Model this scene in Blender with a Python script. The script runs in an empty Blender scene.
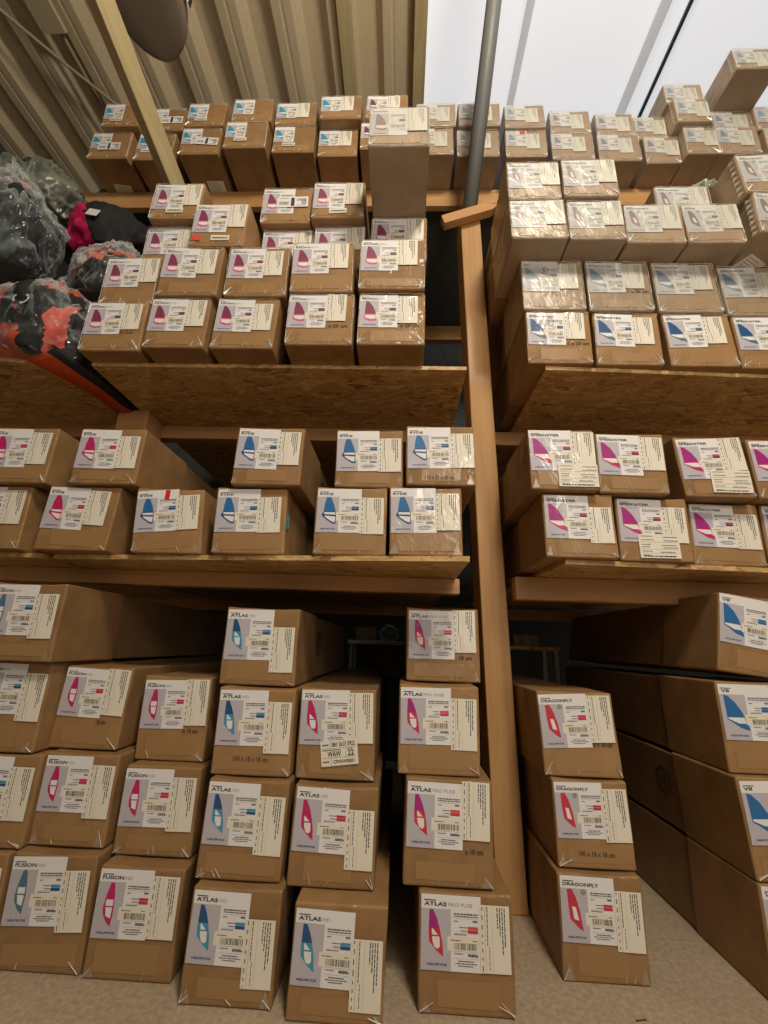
import bpy, bmesh, math, random
from mathutils import Vector, Matrix, noise
SC = bpy.context.scene
COL = SC.collection
random.seed(7)

# ------------------------------------------------------------------ camera, world, light, exposure
F_PX, PITCH, YAW, ROLL, CAM_Z = 440.0, math.radians(16.92), math.radians(2.50), math.radians(2.055), 0.6355
cam_d = bpy.data.cameras.new('camera'); cam = bpy.data.objects.new('camera', cam_d); COL.objects.link(cam)
cam_d.sensor_fit = 'VERTICAL'; cam_d.sensor_height = 32.0; cam_d.lens = F_PX * 32.0 / 1024.0
cam_d.clip_start = 0.02; cam_d.clip_end = 60
def cam_axes():
    cy, sy = math.cos(YAW), math.sin(YAW); cp, sp = math.cos(PITCH), math.sin(PITCH); cr, sr = math.cos(ROLL), math.sin(ROLL)
    A = Matrix(((cy, sy, 0), (-sy, cy, 0), (0, 0, 1)))
    B = Matrix(((1, 0, 0), (0, 0, -1), (0, 1, 0)))
    C = Matrix(((1, 0, 0), (0, cp, sp), (0, -sp, cp)))
    D = Matrix(((cr, -sr, 0), (sr, cr, 0), (0, 0, 1)))
    M = D @ C @ B @ A                     # world -> (right, down, forward)
    r, d, f = M.row[0], M.row[1], M.row[2]
    return Matrix((r, -d, -f)).transposed()
cam.matrix_world = Matrix.Translation((0, 0, CAM_Z)) @ cam_axes().to_4x4()
SC.camera = cam

world = bpy.data.worlds.new('world'); SC.world = world; world.use_nodes = True
world.node_tree.nodes['Background'].inputs[0].default_value = (1.0, 0.93, 0.84, 1)
world.node_tree.nodes['Background'].inputs[1].default_value = 0.004

SKYLIGHT_STRENGTH = .62
def area(name, loc, rot, sx, sy, power, color):
    l = bpy.data.lights.new(name, 'AREA'); l.shape = 'RECTANGLE'; l.size = sx; l.size_y = sy; l.energy = power; l.color = color
    o = bpy.data.objects.new(name, l); COL.objects.link(o); o.location = loc; o.rotation_euler = rot; return o
area('front_fill', (1.0, -2.4, 1.4), (math.radians(93), 0, math.radians(5)), 1.1, 1.6, 19, (1.0, 0.92, 0.82))  # unseen area light added behind the camera to fill the box fronts
def lamp(name, loc, power, size, color=(1.0, .875, .72)):
    l = bpy.data.lights.new(name, 'POINT'); l.energy = power; l.color = color; l.shadow_soft_size = size
    o = bpy.data.objects.new(name, l); COL.objects.link(o); o.location = loc
lamp('hall_lamp', (.50, -.35, 1.55), 24, .17)
lamp('roof_fill', (.6, -.7, 3.2), 190, .25, (1.0, .89, .72))  # unseen light added under the roof to brighten its sheets

SC.view_settings.view_transform = 'Standard'; SC.view_settings.look = 'None'
SC.view_settings.gamma = 1; SC.view_settings.use_curve_mapping = False
SC.view_settings.exposure = 0.0

# ------------------------------------------------------------------ materials
def lin(r, g, b):
    f = lambda c: (c/255/12.92) if c/255 <= .04045 else ((c/255+.055)/1.055)**2.4
    return (f(r), f(g), f(b), 1)
def mat(name, color, rough=.7, coat=0.0, coat_rough=.12, metal=0.0, spec=.5):
    m = bpy.data.materials.new(name); m.use_nodes = True; b = m.node_tree.nodes['Principled BSDF']
    b.inputs['Base Color'].default_value = color; b.inputs['Roughness'].default_value = rough
    b.inputs['Metallic'].default_value = metal; b.inputs['Coat Weight'].default_value = coat
    b.inputs['Coat Roughness'].default_value = coat_rough; b.inputs['Specular IOR Level'].default_value = spec
    return m
def nd(m, t, **kw):
    n = m.node_tree.nodes.new(t)
    for k, v in kw.items():
        if k in n.inputs.keys(): n.inputs[k].default_value = v
        else: setattr(n, k, v)
    return n
def ln(m, a, b): m.node_tree.links.new(a, b)
def ramp(m, fac, stops):
    r = nd(m, 'ShaderNodeValToRGB'); ln(m, fac, r.inputs[0])
    e = r.color_ramp.elements
    while len(e) < len(stops): e.new(.5)
    for i, (p, c) in enumerate(stops): e[i].position = p; e[i].color = c
    return r
def coords(m, scale=(1, 1, 1)):
    tc = nd(m, 'ShaderNodeTexCoord'); mp = nd(m, 'ShaderNodeMapping'); mp.inputs['Scale'].default_value = scale
    ln(m, tc.outputs['Object'], mp.inputs[0]); return mp.outputs[0]
def bump_to(m, height, strength, dist, sock='Normal'):
    b = nd(m, 'ShaderNodeBump', Strength=strength, Distance=dist); ln(m, height, b.inputs['Height'])
    ln(m, b.outputs[0], m.node_tree.nodes['Principled BSDF'].inputs[sock])
def film_bump(m, strength=.5):
    c = coords(m); n1 = nd(m, 'ShaderNodeTexNoise', Scale=9.0, Detail=3.0, Distortion=1.2); ln(m, c, n1.inputs['Vector'])
    bump_to(m, n1.outputs[0], strength, .03, 'Coat Normal')

def cardboard(name, a, b, coat=.35):
    m = mat(name, a, .75, coat, .17); P = m.node_tree.nodes['Principled BSDF']
    c = coords(m); n1 = nd(m, 'ShaderNodeTexNoise', Scale=14.0, Detail=6.0, Roughness=.6); ln(m, c, n1.inputs['Vector'])
    r = ramp(m, n1.outputs[0], [(.35, a), (.65, b)])
    oi = nd(m, 'ShaderNodeObjectInfo'); hs = nd(m, 'ShaderNodeHueSaturation')
    mr = nd(m, 'ShaderNodeMapRange'); ln(m, oi.outputs['Random'], mr.inputs[0]); mr.inputs[3].default_value = .88; mr.inputs[4].default_value = 1.1
    ln(m, mr.outputs[0], hs.inputs['Value']); ln(m, r.outputs[0], hs.inputs['Color']); ln(m, hs.outputs[0], P.inputs['Base Color'])
    n2 = nd(m, 'ShaderNodeTexNoise', Scale=260.0, Detail=2.0); ln(m, c, n2.inputs['Vector'])
    bump_to(m, n2.outputs[0], .25, .002); film_bump(m, .45)
    return m
M = {}
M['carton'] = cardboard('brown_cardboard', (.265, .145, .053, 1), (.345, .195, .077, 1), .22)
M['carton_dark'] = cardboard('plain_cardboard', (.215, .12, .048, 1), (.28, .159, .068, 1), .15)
M['tape'] = mat('brown_tape', (.335, .192, .078, 1), .5, .35, .2); film_bump(M['tape'], .35)
M['stamp'] = mat('stamped_ink', (.09, .055, .035, 1), .7)
def paper(name, col, coat=.45):
    m = mat(name, col, .6, coat, .14); film_bump(m, .45); return m
M['white'] = paper('white_label_paper', (.80, .785, .79, 1))
M['cream'] = paper('cream_label_paper', (.80, .75, .64, 1))
M['panel'] = paper('grey_print', (.50, .475, .53, 1))
M['ink'] = mat('black_print', (.035, .033, .035, 1), .6, .3, .14)
M['grey'] = mat('grey_lettering', (.32, .31, .32, 1), .6, .3, .14)
def ink(name, c): m = mat(name, lin(*c), .55, .35, .14); film_bump(m, .4); return m
M['magenta'] = ink('magenta_print', (190, 30, 100)); M['purple'] = ink('purple_print', (165, 30, 125))
M['red'] = ink('red_print', (200, 45, 70)); M['orange'] = ink('orange_print', (215, 80, 65))
M['blue'] = ink('blue_print', (38, 105, 165)); M['teal'] = ink('teal_print', (62, 150, 180)); M['navy'] = ink('navy_print', (30, 80, 130))
M['cyan'] = ink('cyan_print', (35, 150, 190)); M['wine'] = ink('dark_pink_print', (130, 50, 85)); M['pink'] = ink('pink_print', (208, 95, 140))
M['plum'] = ink('plum_print', (90, 60, 75)); M['steel'] = ink('steel_blue_print', (78, 115, 140)); M['green'] = ink('green_dot', (130, 150, 135))
M['caption'] = ink('caption_print', (50, 50, 110)); M['redtag'] = ink('red_tag', (215, 35, 40)); M['turq'] = ink('turquoise_sticker', (50, 165, 165))

def clear(name, lo, hi, power=2.0, col=(.9, .92, .93, 1), rough=.12, gloss=.5):
    m = bpy.data.materials.new(name); m.use_nodes = True; nt = m.node_tree; nt.nodes.remove(nt.nodes['Principled BSDF'])
    out = nt.nodes['Material Output']; tr = nd(m, 'ShaderNodeBsdfTransparent'); gl = nd(m, 'ShaderNodeBsdfGlossy', Roughness=rough); gl.inputs[0].default_value = col
    df = nd(m, 'ShaderNodeBsdfDiffuse'); df.inputs[0].default_value = col
    mx = nd(m, 'ShaderNodeMixShader'); mx.inputs[0].default_value = gloss; ln(m, df.outputs[0], mx.inputs[1]); ln(m, gl.outputs[0], mx.inputs[2])
    mx2 = nd(m, 'ShaderNodeMixShader'); lw = nd(m, 'ShaderNodeLayerWeight', Blend=.5)
    pw = nd(m, 'ShaderNodeMath', operation='POWER'); ln(m, lw.outputs['Facing'], pw.inputs[0]); pw.inputs[1].default_value = power
    mth = nd(m, 'ShaderNodeMath', operation='MULTIPLY_ADD'); ln(m, pw.outputs[0], mth.inputs[0]); mth.inputs[1].default_value = hi-lo; mth.inputs[2].default_value = lo
    ln(m, mth.outputs[0], mx2.inputs[0]); ln(m, tr.outputs[0], mx2.inputs[1]); ln(m, mx.outputs[0], mx2.inputs[2]); ln(m, mx2.outputs[0], out.inputs[0])
    return m
M['fold'] = clear('clear_film_fold', .72, .9, 1, (.97, .96, .92, 1), .25, .25)
M['bagfilm'] = clear('clear_bag_film', .04, .9, 2.2, (.80, .88, .90, 1), .14, .5)
M['bagfilm_grey'] = clear('cloudy_bag_film', .55, .95, 1.5, (.40, .44, .36, 1), .3, .35)
M['thin'] = clear('film_flap', .22, .3, 1, (.85, .82, .74, 1), .3, .4)
M['strip'] = clear('translucent_strip', .30, .35, 1, (.5, .47, .42, 1), .4, .1)

def timber(name, a, b, axis='Z'):
    m = mat(name, a, .65, .05); P = m.node_tree.nodes['Principled BSDF']
    sc = {'X': (.6, 9, 9), 'Y': (9, .6, 9), 'Z': (9, 9, .6)}[axis]; c = coords(m, sc)
    n1 = nd(m, 'ShaderNodeTexNoise', Scale=3.0, Detail=5.0, Distortion=.8); ln(m, c, n1.inputs['Vector'])
    w = nd(m, 'ShaderNodeTexWave', Scale=1.6, Distortion=5.0, Detail=3.0); ln(m, c, w.inputs['Vector'])
    mx = nd(m, 'ShaderNodeMix'); mx.data_type = 'FLOAT'; mx.inputs[0].default_value = .07; ln(m, n1.outputs[0], mx.inputs[2]); ln(m, w.outputs[0], mx.inputs[3])
    r = ramp(m, mx.outputs[0], [(.25, a), (.7, b)])
    v = nd(m, 'ShaderNodeTexVoronoi', Scale=1.0); ck = coords(m, {'X': (2.2, 14, 14), 'Y': (14, 2.2, 14), 'Z': (11, 11, 2.4)}[axis]); ln(m, ck, v.inputs['Vector'])
    kr = ramp(m, v.outputs['Distance'], [(.06, (.35, .3, .28, 1)), (.16, (1, 1, 1, 1))])
    mc = nd(m, 'ShaderNodeMix'); mc.data_type = 'RGBA'; mc.blend_type = 'MULTIPLY'; mc.inputs[0].default_value = .8
    ln(m, r.outputs[0], mc.inputs[6]); ln(m, kr.outputs[0], mc.inputs[7]); ln(m, mc.outputs[2], P.inputs['Base Color'])
    bump_to(m, n1.outputs[0], .2, .004); return m
for ax in 'XYZ':
    M['pine'+ax] = timber('pine_timber_'+ax, (.40, .205, .072, 1), (.54, .30, .115, 1), ax)
    M['pale'+ax] = timber('pale_timber_'+ax, (.50, .40, .20, 1), (.66, .55, .31, 1), ax)
def osb():
    m = mat('strand_board', (.4, .25, .1, 1), .6, .1, .3); P = m.node_tree.nodes['Principled BSDF']
    c = coords(m, (8, 20, 20)); n0 = nd(m, 'ShaderNodeTexNoise', Scale=1.3, Detail=3.0); ln(m, c, n0.inputs['Vector'])
    va = nd(m, 'ShaderNodeVectorMath', operation='ADD'); ln(m, c, va.inputs[0])
    vs = nd(m, 'ShaderNodeVectorMath', operation='SCALE'); ln(m, n0.outputs['Color'], vs.inputs[0]); vs.inputs['Scale'].default_value = 2.6; ln(m, vs.outputs[0], va.inputs[1])
    v = nd(m, 'ShaderNodeTexVoronoi', Scale=3.0); ln(m, va.outputs[0], v.inputs['Vector'])
    hs = nd(m, 'ShaderNodeSeparateColor'); ln(m, v.outputs['Color'], hs.inputs[0])
    r = ramp(m, hs.outputs[0], [(0, (.24, .12, .04, 1)), (.12, (.46, .27, .10, 1)), (.7, (.58, .37, .155, 1)), (1, (.72, .51, .25, 1))])
    ln(m, r.outputs[0], P.inputs['Base Color']); bump_to(m, hs.outputs[1], .35, .003); return m
M['osb'] = osb()
def speckle(name, a, b, sc, rough=.85):
    m = mat(name, a, rough); P = m.node_tree.nodes['Principled BSDF']; c = coords(m)
    n = nd(m, 'ShaderNodeTexNoise', Scale=sc, Detail=5.0, Roughness=.75); ln(m, c, n.inputs['Vector'])
    n2 = nd(m, 'ShaderNodeTexNoise', Scale=3.0, Detail=3.0); ln(m, c, n2.inputs['Vector'])
    ad = nd(m, 'ShaderNodeMath', operation='MULTIPLY_ADD'); ln(m, n2.outputs[0], ad.inputs[0]); ad.inputs[1].default_value = .35; ln(m, n.outputs[0], ad.inputs[2])
    r = ramp(m, ad.outputs[0], [(.5, a), (.85, b)]); ln(m, r.outputs[0], P.inputs['Base Color']); bump_to(m, n.outputs[0], .3, .002); return m
M['floor'] = speckle('chipboard_floor', (.30, .22, .14, 1), (.48, .38, .27, 1), 90)
M['sheet'] = speckle('beige_roof_sheet', (.66, .54, .36, 1), (.75, .63, .43, 1), 60, .6)
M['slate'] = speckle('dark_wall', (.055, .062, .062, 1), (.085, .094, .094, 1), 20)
M['board_felt'] = speckle('brown_felt', (.20, .16, .12, 1), (.27, .22, .165, 1), 160)
M['black'] = mat('black_fabric', (.004, .0045, .006, 1), .8); M['fab_or'] = mat('orange_fabric', lin(190, 70, 30), .6); M['fab_mag'] = mat('magenta_fabric', lin(190, 15, 85), .6)
M['fab_red'] = mat('coral_fabric', lin(200, 80, 65), .6); M['fab_grey'] = mat('dark_teal_fabric', (.03, .045, .05, 1), .6); M['fab_white'] = mat('white_print', (.65, .63, .6, 1), .5)
M['rope'] = mat('beige_rope', (.45, .36, .24, 1), .8); M['pole'] = mat('grey_plastic_tube', (.16, .17, .165, 1), .5); M['cable'] = mat('dark_blue_cable', (.09, .12, .18, 1), .4)
M['bar'] = mat('grey_purlin', (.42, .41, .39, 1), .6)
m = bpy.data.materials.new('translucent_skylight'); m.use_nodes = True; P = m.node_tree.nodes['Principled BSDF']
P.inputs['Base Color'].default_value = (.6, .6, .6, 1); P.inputs['Emission Color'].default_value = (.93, .95, 1, 1); P.inputs['Emission Strength'].default_value = SKYLIGHT_STRENGTH
M['sky'] = m

def wrapped(key):                                    # print or board in stretch film, skylight glare haze mixed into its colour
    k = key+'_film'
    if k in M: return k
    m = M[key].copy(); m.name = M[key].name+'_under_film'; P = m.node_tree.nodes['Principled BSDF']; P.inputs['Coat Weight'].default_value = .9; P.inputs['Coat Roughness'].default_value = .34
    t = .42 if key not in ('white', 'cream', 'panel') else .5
    bc = P.inputs['Base Color']; film = (.35, .36, .31, 1)  # pale tone painted in for the glare haze
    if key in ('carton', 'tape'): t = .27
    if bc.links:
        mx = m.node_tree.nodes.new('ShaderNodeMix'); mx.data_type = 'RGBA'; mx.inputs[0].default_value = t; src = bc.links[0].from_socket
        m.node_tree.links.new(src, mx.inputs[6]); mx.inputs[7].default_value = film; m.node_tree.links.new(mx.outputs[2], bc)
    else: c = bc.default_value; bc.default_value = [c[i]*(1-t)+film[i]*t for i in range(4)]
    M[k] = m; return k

# ------------------------------------------------------------------ geometry helpers
class MB:
    """collects faces with material keys and builds ONE mesh"""
    def __init__(s): s.v = []; s.f = []; s.m = []; s.keys = []; s.smooth = False
    def k(s, key):
        if key not in s.keys: s.keys.append(key)
        return s.keys.index(key)
    def face(s, pts, key):
        n = len(s.v); s.v += [tuple(p) for p in pts]; s.f.append(tuple(range(n, n+len(pts)))); s.m.append(s.k(key))
    def mesh(s, pts, faces, key):
        n = len(s.v); s.v += [tuple(p) for p in pts]; k = s.k(key)
        for f in faces: s.f.append(tuple(i+n for i in f)); s.m.append(k)
    def box(s, a, b, key):
        (x0, y0, z0), (x1, y1, z1) = a, b
        p = [(x0,y0,z0),(x1,y0,z0),(x1,y1,z0),(x0,y1,z0),(x0,y0,z1),(x1,y0,z1),(x1,y1,z1),(x0,y1,z1)]
        s.mesh(p, [(0,3,2,1),(4,5,6,7),(0,1,5,4),(1,2,6,5),(2,3,7,6),(3,0,4,7)], key)
    def rect(s, x0, z0, x1, z1, y, key):         # flat print facing -y
        s.face([(x0,y,z0),(x1,y,z0),(x1,y,z1),(x0,y,z1)], key)
    def prism(s, poly, y0, y1, key):             # poly in (x,z), counter-clockwise seen from -y
        n = len(poly); p = [(x,y0,z) for x,z in poly]+[(x,y1,z) for x,z in poly]
        s.mesh(p, [tuple(range(n)), tuple(range(2*n-1, n-1, -1))]+[(i,i+n,(i+1)%n+n,(i+1)%n) for i in range(n)], key)
    def data(s, name):
        me = bpy.data.meshes.new(name); me.from_pydata(s.v, [], s.f)
        for key in s.keys: me.materials.append(M[key])
        me.polygons.foreach_set('material_index', s.m)
        if s.smooth: me.polygons.foreach_set('use_smooth', [True]*len(me.polygons))
        me.update(); return me
    def build(s, name, parent=None, loc=(0,0,0), rot=(0,0,0)): return place(name, s.data(name), parent, loc, rot)
def place(name, me, parent=None, loc=(0,0,0), rot=(0,0,0)):
    o = bpy.data.objects.new(name, me); COL.objects.link(o); o.parent = parent; o.location = loc; o.rotation_euler = rot; return o
def tag(o, label=None, cat=None, group=None, kind=None):
    if label: o['label'] = label
    if cat: o['category'] = cat
    if group: o['group'] = group
    if kind: o['kind'] = kind
    return o
def bevel(o, w=.004, seg=2):
    b = o.modifiers.new('bevel', 'BEVEL'); b.width = w; b.segments = seg; b.limit_method = 'ANGLE'; return o
def bar(name, a, b, key, parent=None, bev=.003):
    mb = MB(); c = [(p+q)/2 for p, q in zip(a, b)]
    mb.box([p-q for p, q in zip(a, c)], [p-q for p, q in zip(b, c)], key)
    return bevel(mb.build(name, parent, c), bev)
def board(name, poly, z0, z1, key, parent=None):     # horizontal board from a plan outline
    cx = sum(p[0] for p in poly)/len(poly); cy = sum(p[1] for p in poly)/len(poly); mb = MB(); n = len(poly)
    p = [(x-cx, y-cy, z0-z1) for x, y in poly]+[(x-cx, y-cy, 0) for x, y in poly]
    mb.mesh(p, [tuple(range(n-1,-1,-1)), tuple(range(n, 2*n))]+[(i,(i+1)%n,(i+1)%n+n,i+n) for i in range(n)], key)
    return mb.build(name, parent, (cx, cy, z1))
def beam_between(name, a, b, w, h, key, up=(0,0,1), parent=None):  # timber of section w x h, local Z along it
    a, b = Vector(a), Vector(b); d = b-a; L = d.length; z = d.normalized(); x = z.cross(Vector(up)).normalized(); y = z.cross(x)
    mb = MB(); mb.box((-w/2,-h/2,0), (w/2,h/2,L), key); o = mb.build(name, parent)
    o.matrix_world = Matrix.Translation(a) @ Matrix((x, y, z)).transposed().to_4x4(); return bevel(o, .003)
def tube(name, pts, r, key, parent=None, n=12):
    mb = MB(); mb.smooth = True; P = [Vector(p) for p in pts]; rings = []
    for i, p in enumerate(P):
        d = (P[min(i+1, len(P)-1)]-P[max(i-1, 0)]).normalized(); u = d.cross(Vector((.3,.2,1))).normalized(); w = d.cross(u)
        rings.append([p+(u*math.cos(t*2*math.pi/n)+w*math.sin(t*2*math.pi/n))*r for t in range(n)])
    v = [q-P[0] for rg in rings for q in rg]; f = [(i*n+j, i*n+(j+1)%n, (i+1)*n+(j+1)%n, (i+1)*n+j) for i in range(len(P)-1) for j in range(n)]
    f += [tuple(range(n-1,-1,-1)), tuple((len(P)-1)*n+j for j in range(n))]; mb.mesh(v, f, key)
    return mb.build(name, parent, P[0])

_txt = {}
def glyphs(s, bold):
    if (s, bold) not in _txt:
        cu = bpy.data.curves.new('text', 'FONT'); cu.body = s; cu.size = 1; cu.resolution_u = 2; cu.offset = .03 if bold else 0
        o = bpy.data.objects.new('text', cu); COL.objects.link(o); bpy.context.view_layer.update()
        me = o.to_mesh(); V = [(v.co.x, v.co.y) for v in me.vertices]; Fc = [tuple(p.vertices) for p in me.polygons]
        o.to_mesh_clear(); bpy.data.objects.remove(o); bpy.data.curves.remove(cu)
        xs = [v[0] for v in V]; _txt[(s, bold)] = (V, Fc, min(xs), max(xs))
    return _txt[(s, bold)]
def text(mb, s, x, z, h, y, key, width=None, bold=False, rot=0):
    V, Fc, x0, x1 = glyphs(s, bold); sx = (width/(x1-x0)) if width else h/.72; sz = h/.72; c, sn = math.cos(rot), math.sin(rot)
    mb.mesh([(x+(vx-x0)*sx*c-vz*sz*sn, y, z+(vx-x0)*sx*sn+vz*sz*c) for vx, vz in V], Fc, key)

# ------------------------------------------------------------------ printed labels
SAIL = {   # outline and window cut-outs in panel units, (x right, y down)
 'atlas': ([(.20,.05),(.36,.05),(.52,.22),(.64,.42),(.74,.66),(.78,.93),(.50,.82),(.20,.66),(.17,.5),(.18,.35)],
           [[(.30,.45),(.32,.40),(.56,.53),(.32,.53)], [(.32,.56),(.62,.56),(.64,.74),(.56,.79),(.42,.76),(.34,.66)]], .40),
 'fusion': ([(.42,.05),(.60,.05),(.68,.3),(.72,.55),(.70,.75),(.66,.95),(.44,.85),(.24,.68),(.22,.55),(.28,.35)],
           [[(.33,.40),(.65,.40),(.66,.53),(.31,.53)], [(.33,.56),(.65,.56),(.62,.78),(.40,.74),(.36,.62)]], .38),
 'dragon': ([(.20,.06),(.38,.04),(.52,.22),(.64,.50),(.74,.93),(.58,.88),(.28,.70),(.23,.45)],
           [[(.36,.42),(.50,.44),(.60,.72),(.42,.69)]], .36),
 'ryde': ([(.38,.05),(.58,.05),(.74,.3),(.84,.58),(.84,.92),(.66,.9),(.30,.72),(.18,.62),(.28,.52),(.30,.3)],
           [[(.31,.54),(.80,.54),(.81,.62),(.30,.60)], [(.32,.65),(.81,.68),(.80,.86),(.66,.84),(.36,.70)]], .5),
 'speed': ([(.12,.04),(.30,.08),(.55,.25),(.75,.48),(.90,.80),(.95,.95),(.60,.88),(.35,.76),(.14,.68)],
           [[(.17,.62),(.79,.62),(.85,.77),(.55,.77),(.32,.70),(.17,.66)]], .58),
 'race': ([(.30,.05),(.46,.08),(.66,.28),(.80,.52),(.84,.9),(.5,.92),(.2,.82),(.24,.62),(.26,.3)],
           [[(.27,.66),(.81,.66),(.82,.80),(.62,.84),(.28,.78)]], .6),
}
def ribbon_text(mb, x, z, w, h, y, rng, key='ink'):        # a line of print too small to read
    u = 0
    while u < w:
        l = rng.uniform(.04, .13)*w; l = min(l, w-u); mb.rect(x+u, z, x+u+l, z+h, y, key); u += l+.022*w
def product_label(head, sub, sail, top, low, W=.109, H=.112, detail=2, seed=0, swatch=None):
    mb = MB(); rng = random.Random(seed); y = -.0008
    X = lambda u: -W/2+u*W; Z = lambda v: H-v*H
    mb.box((-W/2,-.0006,0), (W/2,0,H), 'white')
    mb.rect(X(0), Z(1), X(.5), Z(.19), y, 'panel')
    px0, px1, pz0, pz1 = .02, .52, .165, .87
    def P(p): return (X(px0+p[0]*(px1-px0)), Z(pz0+p[1]*(pz1-pz0)))
    out, wins, split = SAIL[sail]
    if sail in ('atlas', 'fusion'): k = .80; out = [(.08+x*k, z) for x, z in out]; wins = [[(.08+x*k, z) for x, z in w_] for w_ in wins]
    def clip(poly, s, keep_top):
        r = []
        for i, a in enumerate(poly):
            b = poly[(i+1) % len(poly)]; ia = (a[1] <= s) == keep_top; ib = (b[1] <= s) == keep_top
            if ia: r.append(a)
            if ia != ib: t = (s-a[1])/(b[1]-a[1]); r.append((a[0]+t*(b[0]-a[0]), s))
        return r
    for poly, key in ((clip(out, split, True), top), (clip(out, split, False), low)):
        mb.face([(x, y-.0002, z) for x, z in map(P, reversed(poly))], key)
    for wn in wins: mb.face([(x, y-.0004, z) for x, z in map(P, reversed(wn))], 'white')
    if sail in ('ryde',): mb.face([(x, y-.0005, z) for x, z in map(P, [(.2,.64),(.34,.62),(.34,.66),(.22,.67)])], low)
    if sail == 'dragon':
        cx, cz = X(.42), Z(.24); mb.face([(cx+.0055*math.cos(t*.628), y-.0003, cz+.0055*math.sin(t*.628)) for t in range(10)], 'green')
    if head and detail:
        n = len(head); hw = min(.74 if not sub else .40, .072*n+.02)
        text(mb, head, X(.05), Z(.150), .0060, y-.0002, 'ink', hw*W, True)
        if sub: text(mb, sub, X(.05+hw+.03), Z(.150), .0058, y-.0002, 'grey', min(.40, .055*len(sub)+.02)*W)
        mb.rect(X(.05), Z(.085), X(.25), Z(.07), y, 'ink')
    elif not detail:
        ribbon_text(mb, X(.06), Z(.13), .4*W, .0045, y, rng)
    if detail > 1: text(mb, 'NEILPRYDE', X(.10), Z(.935), .0034, y-.0002, 'caption', .33*W, True)
    else: mb.rect(X(.1), Z(.94), X(.42), Z(.915), y-.0002, 'caption')
    for v, u0, u1, t in ((.255,.55,.95,.017),(.285,.55,.95,.014),(.35,.55,.62,.012),(.35,.86,.94,.024),(.43,.64,.77,.012),(.475,.66,.77,.012),(.525,.55,.76,.012),(.775,.56,.70,.012),(.775,.78,.93,.012),(.80,.78,.95,.02),(.87,.62,.88,.014),(.90,.57,.93,.012),(.93,.62,.86,.012)):
        if detail == 0 and v not in (.255, .285, .35, .80): continue
        ribbon_text(mb, X(u0), Z(v), (u1-u0)*W, t*H*1.15, y, rng)
    for v in (.31, .50, .74, .83): mb.rect(X(.55), Z(v), X(.95), Z(v-.004), y, 'grey')
    sw = swatch or (top, low)
    mb.rect(X(.78), Z(.445), X(.95), Z(.405), y-.0001, sw[0]); mb.rect(X(.78), Z(.495), X(.95), Z(.450), y-.0001, sw[1])
    mb.rect(X(.44), Z(.735), X(.97), Z(.545), y-.0002, 'cream')
    u = .56
    while u < .93:
        w = rng.choice((.006, .010, .015)); mb.rect(X(u), Z(.715), X(u+w), Z(.625), y-.0004, 'ink'); u += w+rng.choice((.007, .010, .016))
    for a, b in ((.49,.66),(.86,.93)): ribbon_text(mb, X(a), Z(.6), (b-a)*W, .0014, y-.0004, rng)
    return mb.data('product_label')
def address_label(W=.058, H=.092, seed=0, detail=2):
    mb = MB(); rng = random.Random(seed); y = -.0008; mb.box((-W/2,-.0006,0), (W/2,0,H), 'cream')
    for u, a, b, t in ((.07,.02,.98,.0017),(.24,.02,.6,.0017),(.30,.62,.95,.0012),(.58,.03,.34,.002),(.66,.03,.45,.002),(.74,.03,.72,.002),(.82,.03,.62,.002)):
        z = H-a*H; ze = H-b*H
        while z > ze:
            l = min(rng.uniform(.003, .009), z-ze); mb.rect(-W/2+u*W, z-l, -W/2+u*W+t, z, y, 'ink'); z -= l+.0012+(.005 if u == .07 else 0)
    mb.rect(-W/2+.17*W, .02*H, -W/2+.17*W+.0006, .98*H, y, 'grey'); mb.rect(-W/2+.42*W, .02*H, -W/2+.42*W+.0004, .98*H, y, 'grey')
    return mb.data('address_label')
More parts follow.
